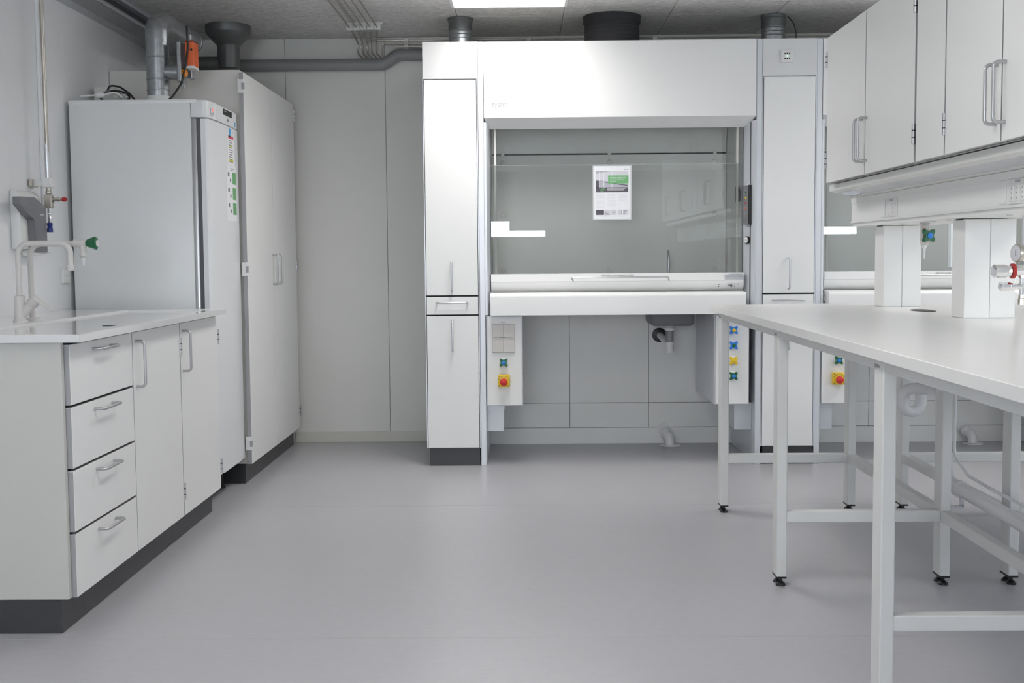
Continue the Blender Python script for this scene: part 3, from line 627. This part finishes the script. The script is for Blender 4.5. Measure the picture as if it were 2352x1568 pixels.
# sash
c2 = [(6.700,1.023)] + [(6.70+.052*(1-math.cos(a)), 1.019-.053*math.sin(a)) for a in [PI/2*k/8 for k in range(9)]]
sa = obj('sash', MB().prism([(6.700,1.068),(6.697,1.026)]+c2+[(6.76,.966),(6.76,1.068)], 'x', -.190, 1.2155), 'white', fh)
obj('glass_pane', MB().box(-.189, 1.2145, 6.752, 6.757, 1.066, 1.672), 'glass', sa)
obj('upper_glass_pane', MB().box(-.189, 1.2145, 6.776, 6.781, 1.64, 1.90), 'glass', fh)
obj('glass_edge', MB().box(-.189, 1.2145, 6.7515, 6.7575, 1.672, 1.6732), 'laminate', sa)
obj('side_guide', MB().box(-.169,-.157,6.759,6.772,1.06,1.90,bevel=.001).box(1.181,1.193,6.759,6.772,1.06,1.90,bevel=.001), 'cream', fh)
obj('pull_rod', MB().tube([(.268,6.70,1.026),(.256,6.672,1.046),(.79,6.672,1.046),(.802,6.70,1.026)], .0042, bend=.006, n=10), 'handle', sa)
mb = MB().text('KEEP SASH CLOSED WHENEVER POSSIBLE', (.425,6.6965,1.0515), (1,0,0), (0,0,1), .0135, sx=.72)
obj('lettering', mb, 'ink', sa)
mb = MB()
for k in range(6):
    q = .07 if k in (0,) else random.uniform(.1,.13)
    mb.box(1.10+.065-q/2, 1.10+.065+q/2, 6.6945, 6.6998, 1.0595-.0058*k, 1.0607-.0058*k)
for k in range(4): mb.box(1.195-.008, 1.195+.013, 6.6945, 6.6998, 1.0585-.0058*k, 1.0595-.0058*k)
for z, x in ((1.002,1.078),(.990,1.076),(1.002,1.166),(.990,1.164)): mb.m(1).cyl((x,6.702,z),(x,6.694,z),.002,8)
mb.box(1.125,1.150,6.692,6.72,.996,1.0,bevel=.0008).box(1.143,1.150,6.692,6.72,.987,1.0,bevel=.0008); mb.m(0).box(1.178,1.190,6.695,6.70,.999,1.006)
obj('rating_marks', mb, ['pgrey','black'], sa, smooth=False)
# monitor on the right jamb
d = Vector((-.046,.089,0)).normalized(); n = Vector((-d.y, d.x, 0)); n = -n if n.y > 0 else n; c0 = Vector((1.2415,6.702,0))
def jp(t, o, z): return c0 + d*t + n*o + Vector((0,0,z))
mo = obj('airflow_monitor', MB().obox(jp(.002,.010,1.44), d*.024, n*.0095, Vector((0,0,.108)), bevel=.001).m(1).obox(jp(-.0235,.010,1.44), d*.0025, n*.0105, Vector((0,0,.109))).m(2).obox(jp(-.004,.005,1.553), d*.012, n*.004, Vector((0,0,.004))), ['alu','black','plastic'], fh)
for z, k, nm in ((1.508,'green','green'),(1.479,'yellow','yellow'),(1.4495,'redring','dark red'),(1.421,'orange','orange')):
    obj('button', MB().lathe([(.0062,0),(.0062,.0015),(.004,.0022)], jp(.002,.0196,z), n, n=14), k, mo, nm+' button')
mb = MB()
for k in range(12): pass
mb.lathe([(.0001,0),(.0095,.0002),(.0095,.0012),(.0001,.0014)], (0,0,0), (0,0,1), n=20, cap=False)
for v in mb.bm.verts: v.co = jp(.002 + v.co.x, .0195 + v.co.z, 1.381 + v.co.y*1.9)
for z in (1.497,1.491,1.468,1.459,1.440,1.457,1.411): mb.obox(jp(.002,.0198,z), d*.006, n*.0004, Vector((0,0,.0009)))
mb.obox(jp(.002,.0198,1.537), d*.008, n*.0004, Vector((0,0,.005)))
obj('monitor_marks', mb, 'ink', mo)
obj('stop_button', MB().lathe([(.021,0),(.021,.014),(.0185,.016)], jp(.004,.0,1.247), n, n=28).m(1).lathe([(.017,0),(.017,.001)], jp(.004,.0158,1.247), n, n=28).m(2).obox(jp(.004,.0172,1.247), d*.009, n*.0003, Vector((0,0,.0014))), ['black','plastic','pgrey'], fh, 'round black button with white face')
obj('sash_sensor', MB().prism([(6.82,1.465),(6.82,1.52),(6.86,1.55),(6.88,1.55),(6.88,1.465)], 'x', 1.195, 1.2165, bevel=.002), 'darkgrey', fh)
# rear panels under the hood
mb = MB().m(1).box(-.2215, 1.2715, 7.435, 7.445, 0, .905).m(0); g = .0014
for a, b in ((-.2215,.271),(.271,.761),(.761,1.2715)):
    mb.box(a+g, b-g, 7.42, 7.436, .255+g, .9, bevel=.0008); mb.box(a+g, b-g, 7.42, 7.436, .1+g, .255-g, bevel=.0008)
mb.box(-.2215, 1.2715, 7.42, 7.436, 0, .1-g, bevel=.0008)
obj('rear_panel', mb, ['rearpanel','shadowgap'], fh)

def knobmesh(c): return star(c, (0,-1,0), .030, .022, lob=.46)
def tapknob(par, x, z, col, cen):
    b = obj('valve', MB().lathe([(.024,0),(.024,.012),(.018,.016)], (x,6.657,z), (0,-1,0), n=28), 'pvc', par)
    obj('knob', knobmesh((x,6.641,z)), col, par, col.replace('yellow','yellow')+' star knob')
    obj('knob_cap', MB().lathe([(.0105,0),(.0105,.003),(.008,.0045)], (x,6.619,z), (0,-1,0), n=20), cen, par)
sp = obj('service_panel', MB().box(-.2195,-.0165,6.672,7.40,.334,.838,bevel=.0015), 'alupaint', fh, 'service panel with double switches and emergency stop')
obj('front_plate', MB().box(-.2115,-.0225,6.656,6.6715,.339,.832,bevel=.001,edge='y'), ['white','edge'], sp)
obj('lower_housing', MB().box(-.2215,-.126,6.75,6.95,.18,.335,bevel=.001).box(-.2215,-.122,6.745,6.955,.30,.335,bevel=.001), 'alupaint', sp)
for z in (.7215, .637):
    p = obj('switch_frame', MB().box(-.187,-.0585,6.648,6.6565,z-.004,z+.073,bevel=.004,seg=2), 'beigeplastic', sp)
    for x in (-.183, -.1215): obj('switch_cover', MB().box(x,x+.0595,6.643,6.6485,z,z+.068,bevel=.001), 'beigeplastic', sp)
    obj('print', MB().box(-.14,-.11,6.6552,6.6561,z+.0785,z+.080), 'ink', sp)
tapknob(sp, -.123, .580, 'green', 'blue')
es = obj('emergency_stop', MB().box(-.1555,-.0895,6.62,6.6565,.445,.5125,bevel=.005,seg=2), 'yellow', sp)
obj('push_button', MB().lathe([(.015,0),(.015,.008),(.0205,.010),(.0215,.016),(.0195,.024),(.012,.029),(.003,.031)], (-.1225,6.62,.4735), (0,-1,0), n=28), 'red', sp, 'red mushroom button')
mb = MB()
for k, ch in enumerate('NØDSTOP'):
    a = math.radians(150-20*k); q = .0275
    cx, cz = -.1225+q*math.cos(a), .4735+q*math.sin(a); th = a-PI/2
    xd = Vector((math.cos(th),0,math.sin(th))); yd = Vector((-math.sin(th),0,math.cos(th)))
    mb.text(ch, Vector((cx,6.6195,cz)), xd, yd, .0105, align='CENTER')
for x, z in ((-.149,.506),(-.096,.4515),(-.149,.4515)): mb.lathe([(.0032,0),(.0032,.001)], (x,6.62,z), (0,-1,0), n=10)
obj('lettering', mb, 'pdark', sp)
sp2 = obj('service_panel', MB().box(1.0475,1.2425,6.672,7.40,.334,.838,bevel=.0015).cyl((1.0475,6.70,.36),(1.045,6.70,.36),.006,12).cyl((1.0475,6.70,.825),(1.045,6.70,.825),.006,12).cyl((1.0475,7.0,.36),(1.045,7.0,.36),.006,12), 'alupaint', fh, 'service panel with four coloured star knobs')
obj('front_plate', MB().box(1.0535,1.2365,6.656,6.6715,.339,.832,bevel=.001,edge='y'), ['white','edge'], sp2)
obj('lower_housing', MB().box(1.175,1.2715,6.75,6.95,.18,.335,bevel=.001), 'alupaint', sp2)
for z, a, b in ((.751,'blue','yellow'),(.667,'blue','green'),(.582,'yellow','yellow'),(.497,'green','blue')): tapknob(sp2, 1.149, z, a, b)

DXH = 1.852
h2 = dup(fh, (DXH,0,0), 'white fume hood at the right, mostly hidden behind the island')

# cup sink, drain and tap in the first hood
sk = thing('cup_sink', 'grey plastic sink bowl hanging under the right half of the first fume hood', 'sink', (.852,7.1,.585))
mb = MB().box(.723,.981,6.95,7.26,.755,.904,bevel=.03,seg=4)
obj('bowl', mb, 'sinkgrey', sk)
obj('outlet', MB().lathe([(.036,0),(.036,.004),(.027,.006),(.027,.02)], (.852,7.1,.733), (0,0,1), n=28).cyl((.852,7.1,.737),(.852,7.1,.722),.0265,24), 'pvc', sk)
obj('gasket', MB().lathe([(.037,0),(.037,.004)], (.852,7.1,.7535), n=28), 'black', sk)
obj('pipe', MB().cyl((.852,7.1,.735),(.852,7.1,.655),.0235,24), 'pipegrey', sk)
obj('trap', MB().lathe([(.0235,0),(.025,.002),(.025,.016),(.0225,.018),(.0225,.05),(.024,.052),(.024,.062),(.02,.066)], (.852,7.1,.655), (0,0,-1), n=28).tube([(.852,7.12,.64),(.838,7.2,.655),(.83,7.41,.672)], .02, bend=.03, n=20), 'pvc', sk)
tag(obj('wall_hole_ring', MB().lathe([(.044,0),(.044,.003),(.042,.004)], (.826,7.4195,.675), (0,-1,0), n=32), 'black'), 'dark round opening in the rear panel behind the sink drain', 'opening')
gt = thing('gooseneck_tap', 'grey swan neck water tap inside the first fume hood behind the glass', 'tap', (.845,7.15,.93))
obj('pipe', MB().tube([(.85,7.16,.93),(.85,7.16,1.19),(.842,7.08,1.19),(.842,7.08,1.11)], .0075, bend=.038, n=14, seg=10).cyl((.842,7.08,1.085),(.842,7.08,1.115),.0095), 'handle', gt)
obj('base', MB().lathe([(.02,0),(.02,.01),(.012,.014),(.012,.03)], (.85,7.16,.93)), 'handle', gt)
def floor_drain(x, lb):
    t = thing('floor_drain_elbow', lb, 'drain pipe', (x,7.33,0), 'floor drain elbows')
    obj('flange', MB().lathe([(.060,0),(.060,.003),(.05,.006)], (x,7.33,0), n=32), 'pvc', t)
    obj('pipe', MB().tube([(x,7.33,.003),(x,7.335,.048),(x-.026,7.405,.072)], .028, bend=.045, n=24, seg=8), 'pvc', t)
    obj('socket_ring', MB().lathe([(.032,0),(.033,.012),(.036,.016),(.036,.03)], (x-.012,7.368,.061), (-.3,.85,.3), n=24), 'pvc', t); obj('wall_rosette', MB().lathe([(.04,0),(.04,.006)], (x-.03,7.4135,.088), (0,1,0), n=24), 'pvc', t)
floor_drain(.884, 'white drain elbow entering the floor under the first fume hood')
floor_drain(.884+DXH, 'white drain elbow entering the floor under the second fume hood')

# poster on the sash
po = thing('poster', 'laminated white poster with green banner stuck on the glass of the first fume hood', 'poster', (.489,6.75,1.366))
PX0, PX1, PZ0, PZ1, PY = .380, .598, 1.366, 1.667, 6.7515
obj('film', MB().box(PX0,PX1,PY-.0006,PY,PZ0,PZ1), 'laminate', po)
def pr_(u0, u1, v0, v1, mb, o=0): # u across 0..1, v down 0..1 of the paper
    a, b, t, s_ = PX0+.006, PX1-.007, PZ1-.004, PZ0+.004
    return mb.box(a+(b-a)*u0, a+(b-a)*u1, PY-.0012-o*.0003, PY-.0004, t-(t-s_)*v1, t-(t-s_)*v0)
obj('paper', pr_(0,1,0,1,MB()), 'paper', po)
def pp(u, v, o): a,b,t,s_ = PX0+.006, PX1-.007, PZ1-.004, PZ0+.004; return (a+(b-a)*u, PY-.0012-o*.0003, t-(t-s_)*v)
def pquad(pts, mb, o): mb.poly([pp(u,v,o) for u,v in pts]+[pp(u,v,0) for u,v in pts], [tuple(range(len(pts))), tuple(range(2*len(pts)-1,len(pts)-1,-1))]+[(i,(i+1)%len(pts),(i+1)%len(pts)+len(pts),i+len(pts)) for i in range(len(pts))]); return mb
ph = obj('photo', pr_(.06,.94,.09,.41,MB(),1), 'plight', po)
mb = MB(); pquad([(.06,.09),(.48,.09),(.06,.145)], mb, 2); pquad([(.06,.25),(.94,.345),(.94,.41),(.06,.41)], mb, 2)
obj('photo_grey', mb, 'pgrey', po, smooth=False)
mb = MB(); pr_(.06,.94,.40,.49,mb,3); pquad([(.06,.27),(.145,.275),(.145,.41),(.06,.41)], mb, 3); pquad([(.27,.29),(.94,.36),(.94,.375),(.27,.30)], mb, 3)
obj('photo_dark', mb, 'pdark', po, smooth=False)
obj('caption_box', pr_(.06,.28,.825,.92,MB(),2), 'pdark', po)
for (u0,u1), q in zip(((.30,.45),(.47,.62),(.65,.77),(.80,.94)), ([(.0,.2),(.25,.45),(1,.95),(1,1),(0,1)], [(.25,.45),(.55,.3),(.8,.5),(.5,.72)], [(.8,.1),(1,.1),(1,1),(.8,1)], [(0,.15),(1,.0),(.35,.5),(.3,1),(0,1)])):
    tn = obj('thumbnail', pr_(u0,u1,.825,.92,MB(),2), 'plight', po)
    obj('thumbnail_dark', pquad([(u0+(u1-u0)*a, .825+.095*b) for a, b in q], MB(), 3), 'pgrey', tn, smooth=False)
mb = MB()
for u in (.145,.27,.49): pr_(u,u+.012,.11,.40,mb,4)
obj('photo_posts', mb, 'paper', po, smooth=False)
obj('banner', pr_(.39,.945,.175,.325,MB(),5), 'pgreen', po)
mb = MB().text('STINKSKABSSERVICE', pp(.44,.236,6), (1,0,0), (0,0,1), .0135, sx=.72).text('sikkerhed og sundhed til din', pp(.44,.268,6), (1,0,0), (0,0,1), .0095, sx=.72).text('virksomhed', pp(.44,.298,6), (1,0,0), (0,0,1), .0095, sx=.72)
for k in range(3): pr_(.37,.37+random.uniform(.45,.53),.418+.017*k,.424+.017*k,mb,4)
obj('white_lettering', mb, 'paper', po, smooth=False)
mb = MB()
for (u,v,r0) in ((.225,.452,.0085),(.29,.435,.0055)):
    c = Vector(pp(u,v,4)); N_ = 32; vs = []; 
    for rr in (1, .62):
        for i in range(N_): a = 2*PI*i/N_; q = r0*rr*(1+(.12 if rr == 1 and (i//2) % 2 else 0)); vs.append((c.x+q*math.cos(a), c.y-.0003, c.z+q*math.sin(a)))
    mb.poly(vs, [(i,(i+1)%N_,(i+1)%N_+N_,i+N_) for i in range(N_)])
obj('gear_mark', mb, 'pgreen', po, smooth=False)
mb = MB()
for u0, u1, rows in ((.06,.34,[.525,.54,.555,.57,.585,.60,.64,.655,.67,.685,.70,.715,.75,.765,.78,.793]),(.37,.63,[.53,.545,.56,.585,.60,.62,.64,.655,.67,.70,.715,.735,.75]),(.67,.94,[.53,.545,.565,.58,.60,.625,.64,.66])):
    for v in rows: pr_(u0, u0+(u1-u0)*random.uniform(.7,1), v, v+.004, mb, 1)
pr_(.2,.85,.95,.953,mb,1)
obj('body_text', mb, 'plight', po, smooth=False)
obj('logo_lettering', MB().text('zystm', pp(.83,.068,1), (1,0,0), (0,0,1), .011), 'ink', po)

# ------------------------------------------------------------------ island table
tb = thing('lab_table', 'long white lab table on square tube legs in the right foreground', 'table', (1.64, 3.6, 0))
obj('tabletop', MB().box(.86, 2.42, 1.55, 5.61, .907, .936, bevel=.0012), 'top', tb, smooth=False)
LY = [1.73, 2.95, 4.175, 5.39]
rows = [(.879,.914), (1.452,1.487), (1.692,1.727), (2.366,2.401)]
for y in LY:
    for x0, x1 in rows:
        lg = obj('leg', MB().box(x0, x1, y, y+.076, .032, .9065, bevel=.003), 'frame', tb)
        obj('end_cap', MB().box(x0, x1, y, y+.076, .027, .033), 'black', lg)
        for q in (.016, .060):
            xm = (x0+x1)/2
            obj('foot', MB().lathe([(.0175,0),(.017,.006),(.010,.013),(.005,.015),(.005,.03)], (xm, y+q, 0), n=18), 'black', lg)
for a, b in ((0,1), (2,3)):
    for y in LY:
        obj('crossbar', MB().box(rows[a][1]-.001, rows[b][0]+.001, y, y+.042, .226, .266, bevel=.003), 'frame', tb)
    x0, x1 = (rows[1] if a == 0 else rows[2])
    for y0, y1 in zip(LY[:-1], LY[1:]):
        obj('stretcher', MB().box(x0, x1, y0+.042, y1+.002, .226, .266, bevel=.003), 'frame', tb)
for x0, x1 in (rows[0], rows[3]):
    for y0, y1 in zip(LY[:-1], LY[1:]): obj('apron_rail', MB().box(x0+.001, x1-.001, y0+.075, y1+.001, .878, .9068, bevel=.002), 'frame', tb)
mb = MB()
for y in LY: mb.box(rows[0][1], rows[3][0], y+.02, y+.056, .88, .9068)
obj('cross_rail', mb, 'frame', tb)
for y in (2.99, 4.21, 5.42):
    obj('maker_label', MB().text('zystm', (.8788, y+.035, .884), (0,-1,0), (0,0,1), .018), 'ink', tb, smooth=False)
cup = thing('drip_cup', 'small black oval drip cup let into the table top between the service columns', 'drip cup', (1.6,4.85,.93))
mb = MB().lathe([(.04,0),(.042,.002),(.036,.0035),(.03,.001)], (0,0,0), n=32)
for v in mb.bm.verts: v.co = Vector((1.6+v.co.x, 4.85+v.co.y*2.4, .9355+v.co.z))
obj('rim', mb, 'black', cup)
tr = wp = thing('waste_pipe', 'white waste pipe with U-bend trap under the table top, running low along the frame', 'waste pipe', (1.59,3.4,.27))
obj('trap', MB().tube([(1.602,4.86,.905),(1.602,4.86,.528),(1.524,4.85,.528),(1.524,4.84,.624),(1.625,4.80,.624),(1.60,4.62,.61),(1.60,4.60,.5)], .0225, bend=.038, n=20, seg=9), 'pvc', tr)
for p in ((1.524,4.845,.56),(1.602,4.86,.65)): obj('union_nut', MB().lathe([(.025,0),(.025,.022)], p, n=24), 'pvc', tr)
obj('run', MB().tube([(1.60,4.60,.52),(1.60,4.60,.42),(1.592,4.48,.306),(1.59,4.36,.303),(1.59,1.8,.28)], .0255, bend=.05, n=22, seg=8), 'pvc', wp)
for y in (4.36, 3.2): obj('socket_ring', MB().lathe([(.031,0),(.031,.035)], (1.59,y,.303-(4.36-y)*.01), (0,1,0), n=22), 'pvc', wp)
obj('pipe_bracket', MB().box(1.583,1.597,4.352,4.36,.245,.29).box(1.487,1.597,4.352,4.36,.235,.247), 'alu', wp)
tag(obj('supply_hose', MB().tube([(1.625,4.54,.9),(1.625,4.54,.40),(1.635,4.42,.345),(1.64,4.2,.335),(1.645,1.9,.32)], .006, bend=.06, n=12), 'pvc'), 'thin white hose running beside the waste pipe under the table', 'hose')

# service spine on the table
for y0, y1, x0, x1, lb in ((4.27, 4.395, 1.553, 1.733, 'white square service column on the table, nearest the camera'), (5.232, 5.362, 1.553, 1.715, 'white square service column at the far end of the table')):
    c = thing('service_column', lb, 'service column', ((x0+x1)/2,(y0+y1)/2,.936), 'service columns on the table')
    xm = (x0+x1)/2
    obj('shell', MB().box(x0, xm-.0007, y0, y1, .9365, 1.2865, bevel=.0015).box(xm+.0007, x1, y0, y1, .9365, 1.2865, bevel=.0015), 'white', c)
    obj('end_clip', MB().box(x0-.0006, x0+.004, y0+.03, y1-.03, 1.2835, 1.2885), 'black', c)
tk = thing('service_trunking', 'white service trunking with socket panels carried by the two table columns', 'service trunking', (1.63,3.6,1.289))
TY0, TY1 = 1.7, 5.52
mb = MB().box(1.49, 1.79, TY0, TY1, 1.305, 1.4165, bevel=.001).box(1.497, 1.783, TY0+.004, TY1-.004, 1.289, 1.305, bevel=.001)
obj('body', mb, 'white', tk)
obj('cover_lip', MB().box(1.4875, 1.4905, TY0, TY1, 1.392, 1.4165).box(1.4875,1.4905,TY0,TY1,1.3055,1.314), 'plastic', tk)
def outlet(y, n_, lb):
    f = obj('socket_panel', MB().box(1.486, 1.4895, y-.068, y+.068, 1.3155, 1.391, bevel=.001), 'plastic', tk)
    mb = MB()
    for k in range(n_):
        q = y + (k-(n_-1)/2)*.04
        mb.m(0).box(1.4838, 1.4862, q-.0125, q+.0125, 1.322, 1.372, bevel=.004, seg=2)
        for z in (1.333, 1.348, 1.362): mb.m(1).cyl((1.4842,q,z),(1.4834,q,z),.0022,8)
    mb.m(2).box(1.4845,1.4862,y-.018,y+.018,1.379,1.387)
    obj('sockets', mb, ['plastic','ink','pgrey'], f)
    obj('blank_cover', MB().box(1.4868,1.4895,y+.095,y+.145,1.318,1.389,bevel=.001), 'white', tk)
outlet(4.91, 3, ''); outlet(3.66, 3, ''); outlet(2.4, 3, '')
for y in (5.0, 4.62, 4.45, 3.9): obj('underside_screw', MB().lathe([(.012,0),(.009,.003)], (1.56,y,1.2888), (0,0,-1), n=14), 'alu', tk)
bl = thing('bench_light', 'white wedge shaped bench light under the wall cabinets of the island', 'bench light', (1.5,3.6,1.417))
LYA, LYB = 1.75, 5.445
obj('housing', MB().prism([(1.372,1.4735),(1.372,1.448),(1.379,1.446),(1.379,1.455),(1.49,1.429),(1.49,1.4172),(1.64,1.4172),(1.64,1.4735)], 'y', LYA, LYB), 'lampwhite', bl)
obj('end_plate', MB().prism([(1.371,1.4735),(1.371,1.447),(1.49,1.4172),(1.64,1.4172),(1.64,1.4735)], 'y', LYB, LYB+.006, bevel=.001).prism([(1.371,1.4735),(1.371,1.447),(1.49,1.4172),(1.64,1.4172),(1.64,1.4735)], 'y', LYA-.006, LYA), 'lampwhite', bl)
obj('front_lip', MB().prism([(1.3705,1.4735),(1.3705,1.4465),(1.400,1.439),(1.400,1.4425),(1.3735,1.4495),(1.3735,1.4735)], 'y', LYA, LYB).prism([(1.468,1.4228),(1.4905,1.4170),(1.4905,1.4205),(1.468,1.4263)], 'y', LYA, LYB), 'lampwhite', bl)
mb = MB(); y = LYB-.03
while y > LYA:
    mb.poly([(1.400,y,1.452),(1.468,y-.015,1.4355),(1.468,y-.015,1.4245),(1.400,y,1.4405),(1.400,y+.002,1.452),(1.468,y-.013,1.4355),(1.468,y-.013,1.4245),(1.400,y+.002,1.4405)], [(0,1,2,3),(7,6,5,4),(0,4,5,1),(1,5,6,2),(2,6,7,3),(3,7,4,0)]); y -= .05
    if y < LYB-.25: break
mb.prism([(1.399,1.4415),(1.469,1.4245),(1.469,1.4275),(1.399,1.4445)], 'y', LYA, LYB-.24)
obj('louvre', mb, 'louvre', bl)

# wall cabinets above the spine
UX = 1.335
def wall_cab(y0, y1, lb, ends):
    c = thing('wall_cabinet', lb, 'wall cabinet', (1.5,(y0+y1)/2,1.4765), 'wall cabinets above the island')
    obj('carcass', MB().box(UX+.0225, 1.64, y0, y1, 1.4765, 2.114).m(1).box(UX+.0222,UX+.0224,y0+.01,y1-.01,1.4785,2.112), ['edge','shadowgap'], c)
    ym = (y0+y1)/2
    for a, b, hy, hg in ((y0, ym-.004, ym-.03, y0-.002), (ym+.004, y1, ym+.03, y1+.002)):
        d = obj('door', MB().box(UX, UX+.021, a+.001, b-.001, 1.479, 2.113, bevel=.0012, edge='x'), ['white','edge'], c)
        obj('handle', handle((UX, hy, 1.612), (0,0,1), (-1,0,0)), 'handle', d)
        for z in (1.575, 2.018): obj('hinge', hinge((UX-.002, hg, z)), ['handle','black'], d)
    return c
wall_cab(4.17, 5.368, 'white two-door wall cabinet at the far end of the island', 0)
tag(obj('filler_panel', MB().box(UX, UX+.02, 3.875, 4.15, 1.479, 2.113, bevel=.0012, edge='x').m(1).box(UX+.021,1.64,3.868,4.168,1.4765,2.114), ['white','edge']), 'narrow white filler panel between the two wall cabinets of the island', 'panel')
wall_cab(2.962, 3.864, 'white two-door wall cabinet nearest the camera above the island', 0)
wall_cab(1.76, 2.958, 'white two-door wall cabinet at the right photo edge above the island', 0)

# tap and gas regulators below the trunking
wtp = thing('hanging_water_tap', 'white water tap with green star knob hanging from the trunking between the columns', 'tap', (1.602,4.85,1.15))
obj('stem', MB().lathe([(.02,0),(.02,.006),(.0165,.008),(.0165,.055),(.018,.06),(.018,.085),(.013,.09)], (1.602,4.85,1.2885), (0,0,-1), n=24), 'tapwhite', wtp)
obj('nozzle', MB().lathe([(.010,0),(.010,.01),(.006,.012),(.0055,.022),(.0045,.024),(.003,.055)], (1.602,4.85,1.2), (0,0,-1), n=18), 'pvc', wtp)
obj('bolt', MB().lathe([(.005,0),(.005,.012)], (1.597,4.838,1.2615), (-.3,-1,0), n=12), 'redring', wtp)
k = obj('knob', star((1.606,4.832,1.237), (.12,-1,0), .033, .026, lob=.46), 'green', wtp, 'green star knob')
obj('knob_cap', MB().lathe([(.0115,0),(.0115,.002),(.007,.003)], (1.6095,4.8055,1.237), (.12,-1,0), n=20), 'blue', wtp)
gr = thing('gas_regulator', 'chrome gas regulator with red ring and gauge below the white trunking', 'gas regulator', (1.63,3.95,.99))
obj('body', MB().lathe([(.014,0),(.0175,.004),(.0175,.05),(.012,.055)], (1.598,3.95,1.107), (1,0,0), n=28).cyl((1.63,3.95,1.14),(1.63,3.95,1.2892),.009,18).cyl((1.625,3.95,1.107),(1.625,3.95,1.02),.009,18), 'chrome', gr)
obj('control_knob', MB().lathe([(.017,0),(.0225,.005),(.0225,.042),(.018,.046),(.0185,.058)], (1.528,3.95,1.107), (1,0,0), n=10).m(1).lathe([(.014,0),(.014,.001)], (1.528,3.95,1.107), (-1,0,0)), ['chrome','plight'], gr)
obj('ring', MB().lathe([(.024,0),(.025,.002),(.025,.009),(.024,.011)], (1.588,3.95,1.107), (1,0,0), n=28), 'redring', gr, 'red ring')
obj('gauge', MB().lathe([(.028,0),(.03,.003),(.03,.006),(.024,.01),(.024,.03),(.01,.034)], (1.600,3.945,1.165), (1,.25,0), n=28).m(1).lathe([(.026,0),(.026,.0006)], (1.5998,3.945,1.165), (-1,-.25,0), n=28).m(2).obox((1.599,3.943,1.167), (.0003,0,0), (0,.0016,0), (0,0,.010)), ['nickel','plight','black'], gr)
obj('small_valve', MB().lathe([(.0115,0),(.0145,.003),(.0145,.034),(.0125,.036),(.0125,.048),(.01,.05),(.01,.075)], (1.551,3.95,1.057), (1,0,0), n=10), 'chrome', gr)
obj('nut', MB().lathe([(.011,0),(.011,.012),(.013,.014),(.013,.032)], (1.625,3.95,1.03), (0,0,-1), n=8).lathe([(.012,0),(.012,.012)], (1.625,3.95,1.086), n=8), 'nickel', gr)

# ------------------------------------------------------------------ camera, world, view
def Rm(p, y, r):
    c, s = math.cos, math.sin
    Ry = Matrix(((c(y),s(y),0),(-s(y),c(y),0),(0,0,1))); B = Matrix(((1,0,0),(0,0,-1),(0,1,0)))
    Rp = Matrix(((1,0,0),(0,c(p),-s(p)),(0,s(p),c(p)))); Rr_ = Matrix(((c(r),-s(r),0),(s(r),c(r),0),(0,0,1)))
    return Rr_ @ Rp @ B @ Ry
K = Rm(.0712144, .0113740, -.00801566)
cam = bpy.data.cameras.new('camera'); co = bpy.data.objects.new('camera', cam); COL.objects.link(co)
co.matrix_world = Matrix.Translation((0,0,1.17)) @ Matrix((K[0], -K[1], -K[2])).transposed().to_4x4()
cam.sensor_fit = 'HORIZONTAL'; cam.sensor_width = 36; cam.lens = 2758.95/2352*36; cam.clip_start = .05
sc.camera = co
w = bpy.data.worlds.new('world'); sc.world = w; w.use_nodes = True
w.node_tree.nodes['Background'].inputs['Color'].default_value = (.7,.8,1,1); w.node_tree.nodes['Background'].inputs['Strength'].default_value = .3
sc.view_settings.view_transform = 'Standard'; sc.view_settings.look = 'None'; sc.view_settings.gamma = 1
sc.view_settings.exposure = 0.0
sc.cycles.max_bounces = 12; sc.cycles.diffuse_bounces = 6; sc.cycles.transparent_max_bounces = 16
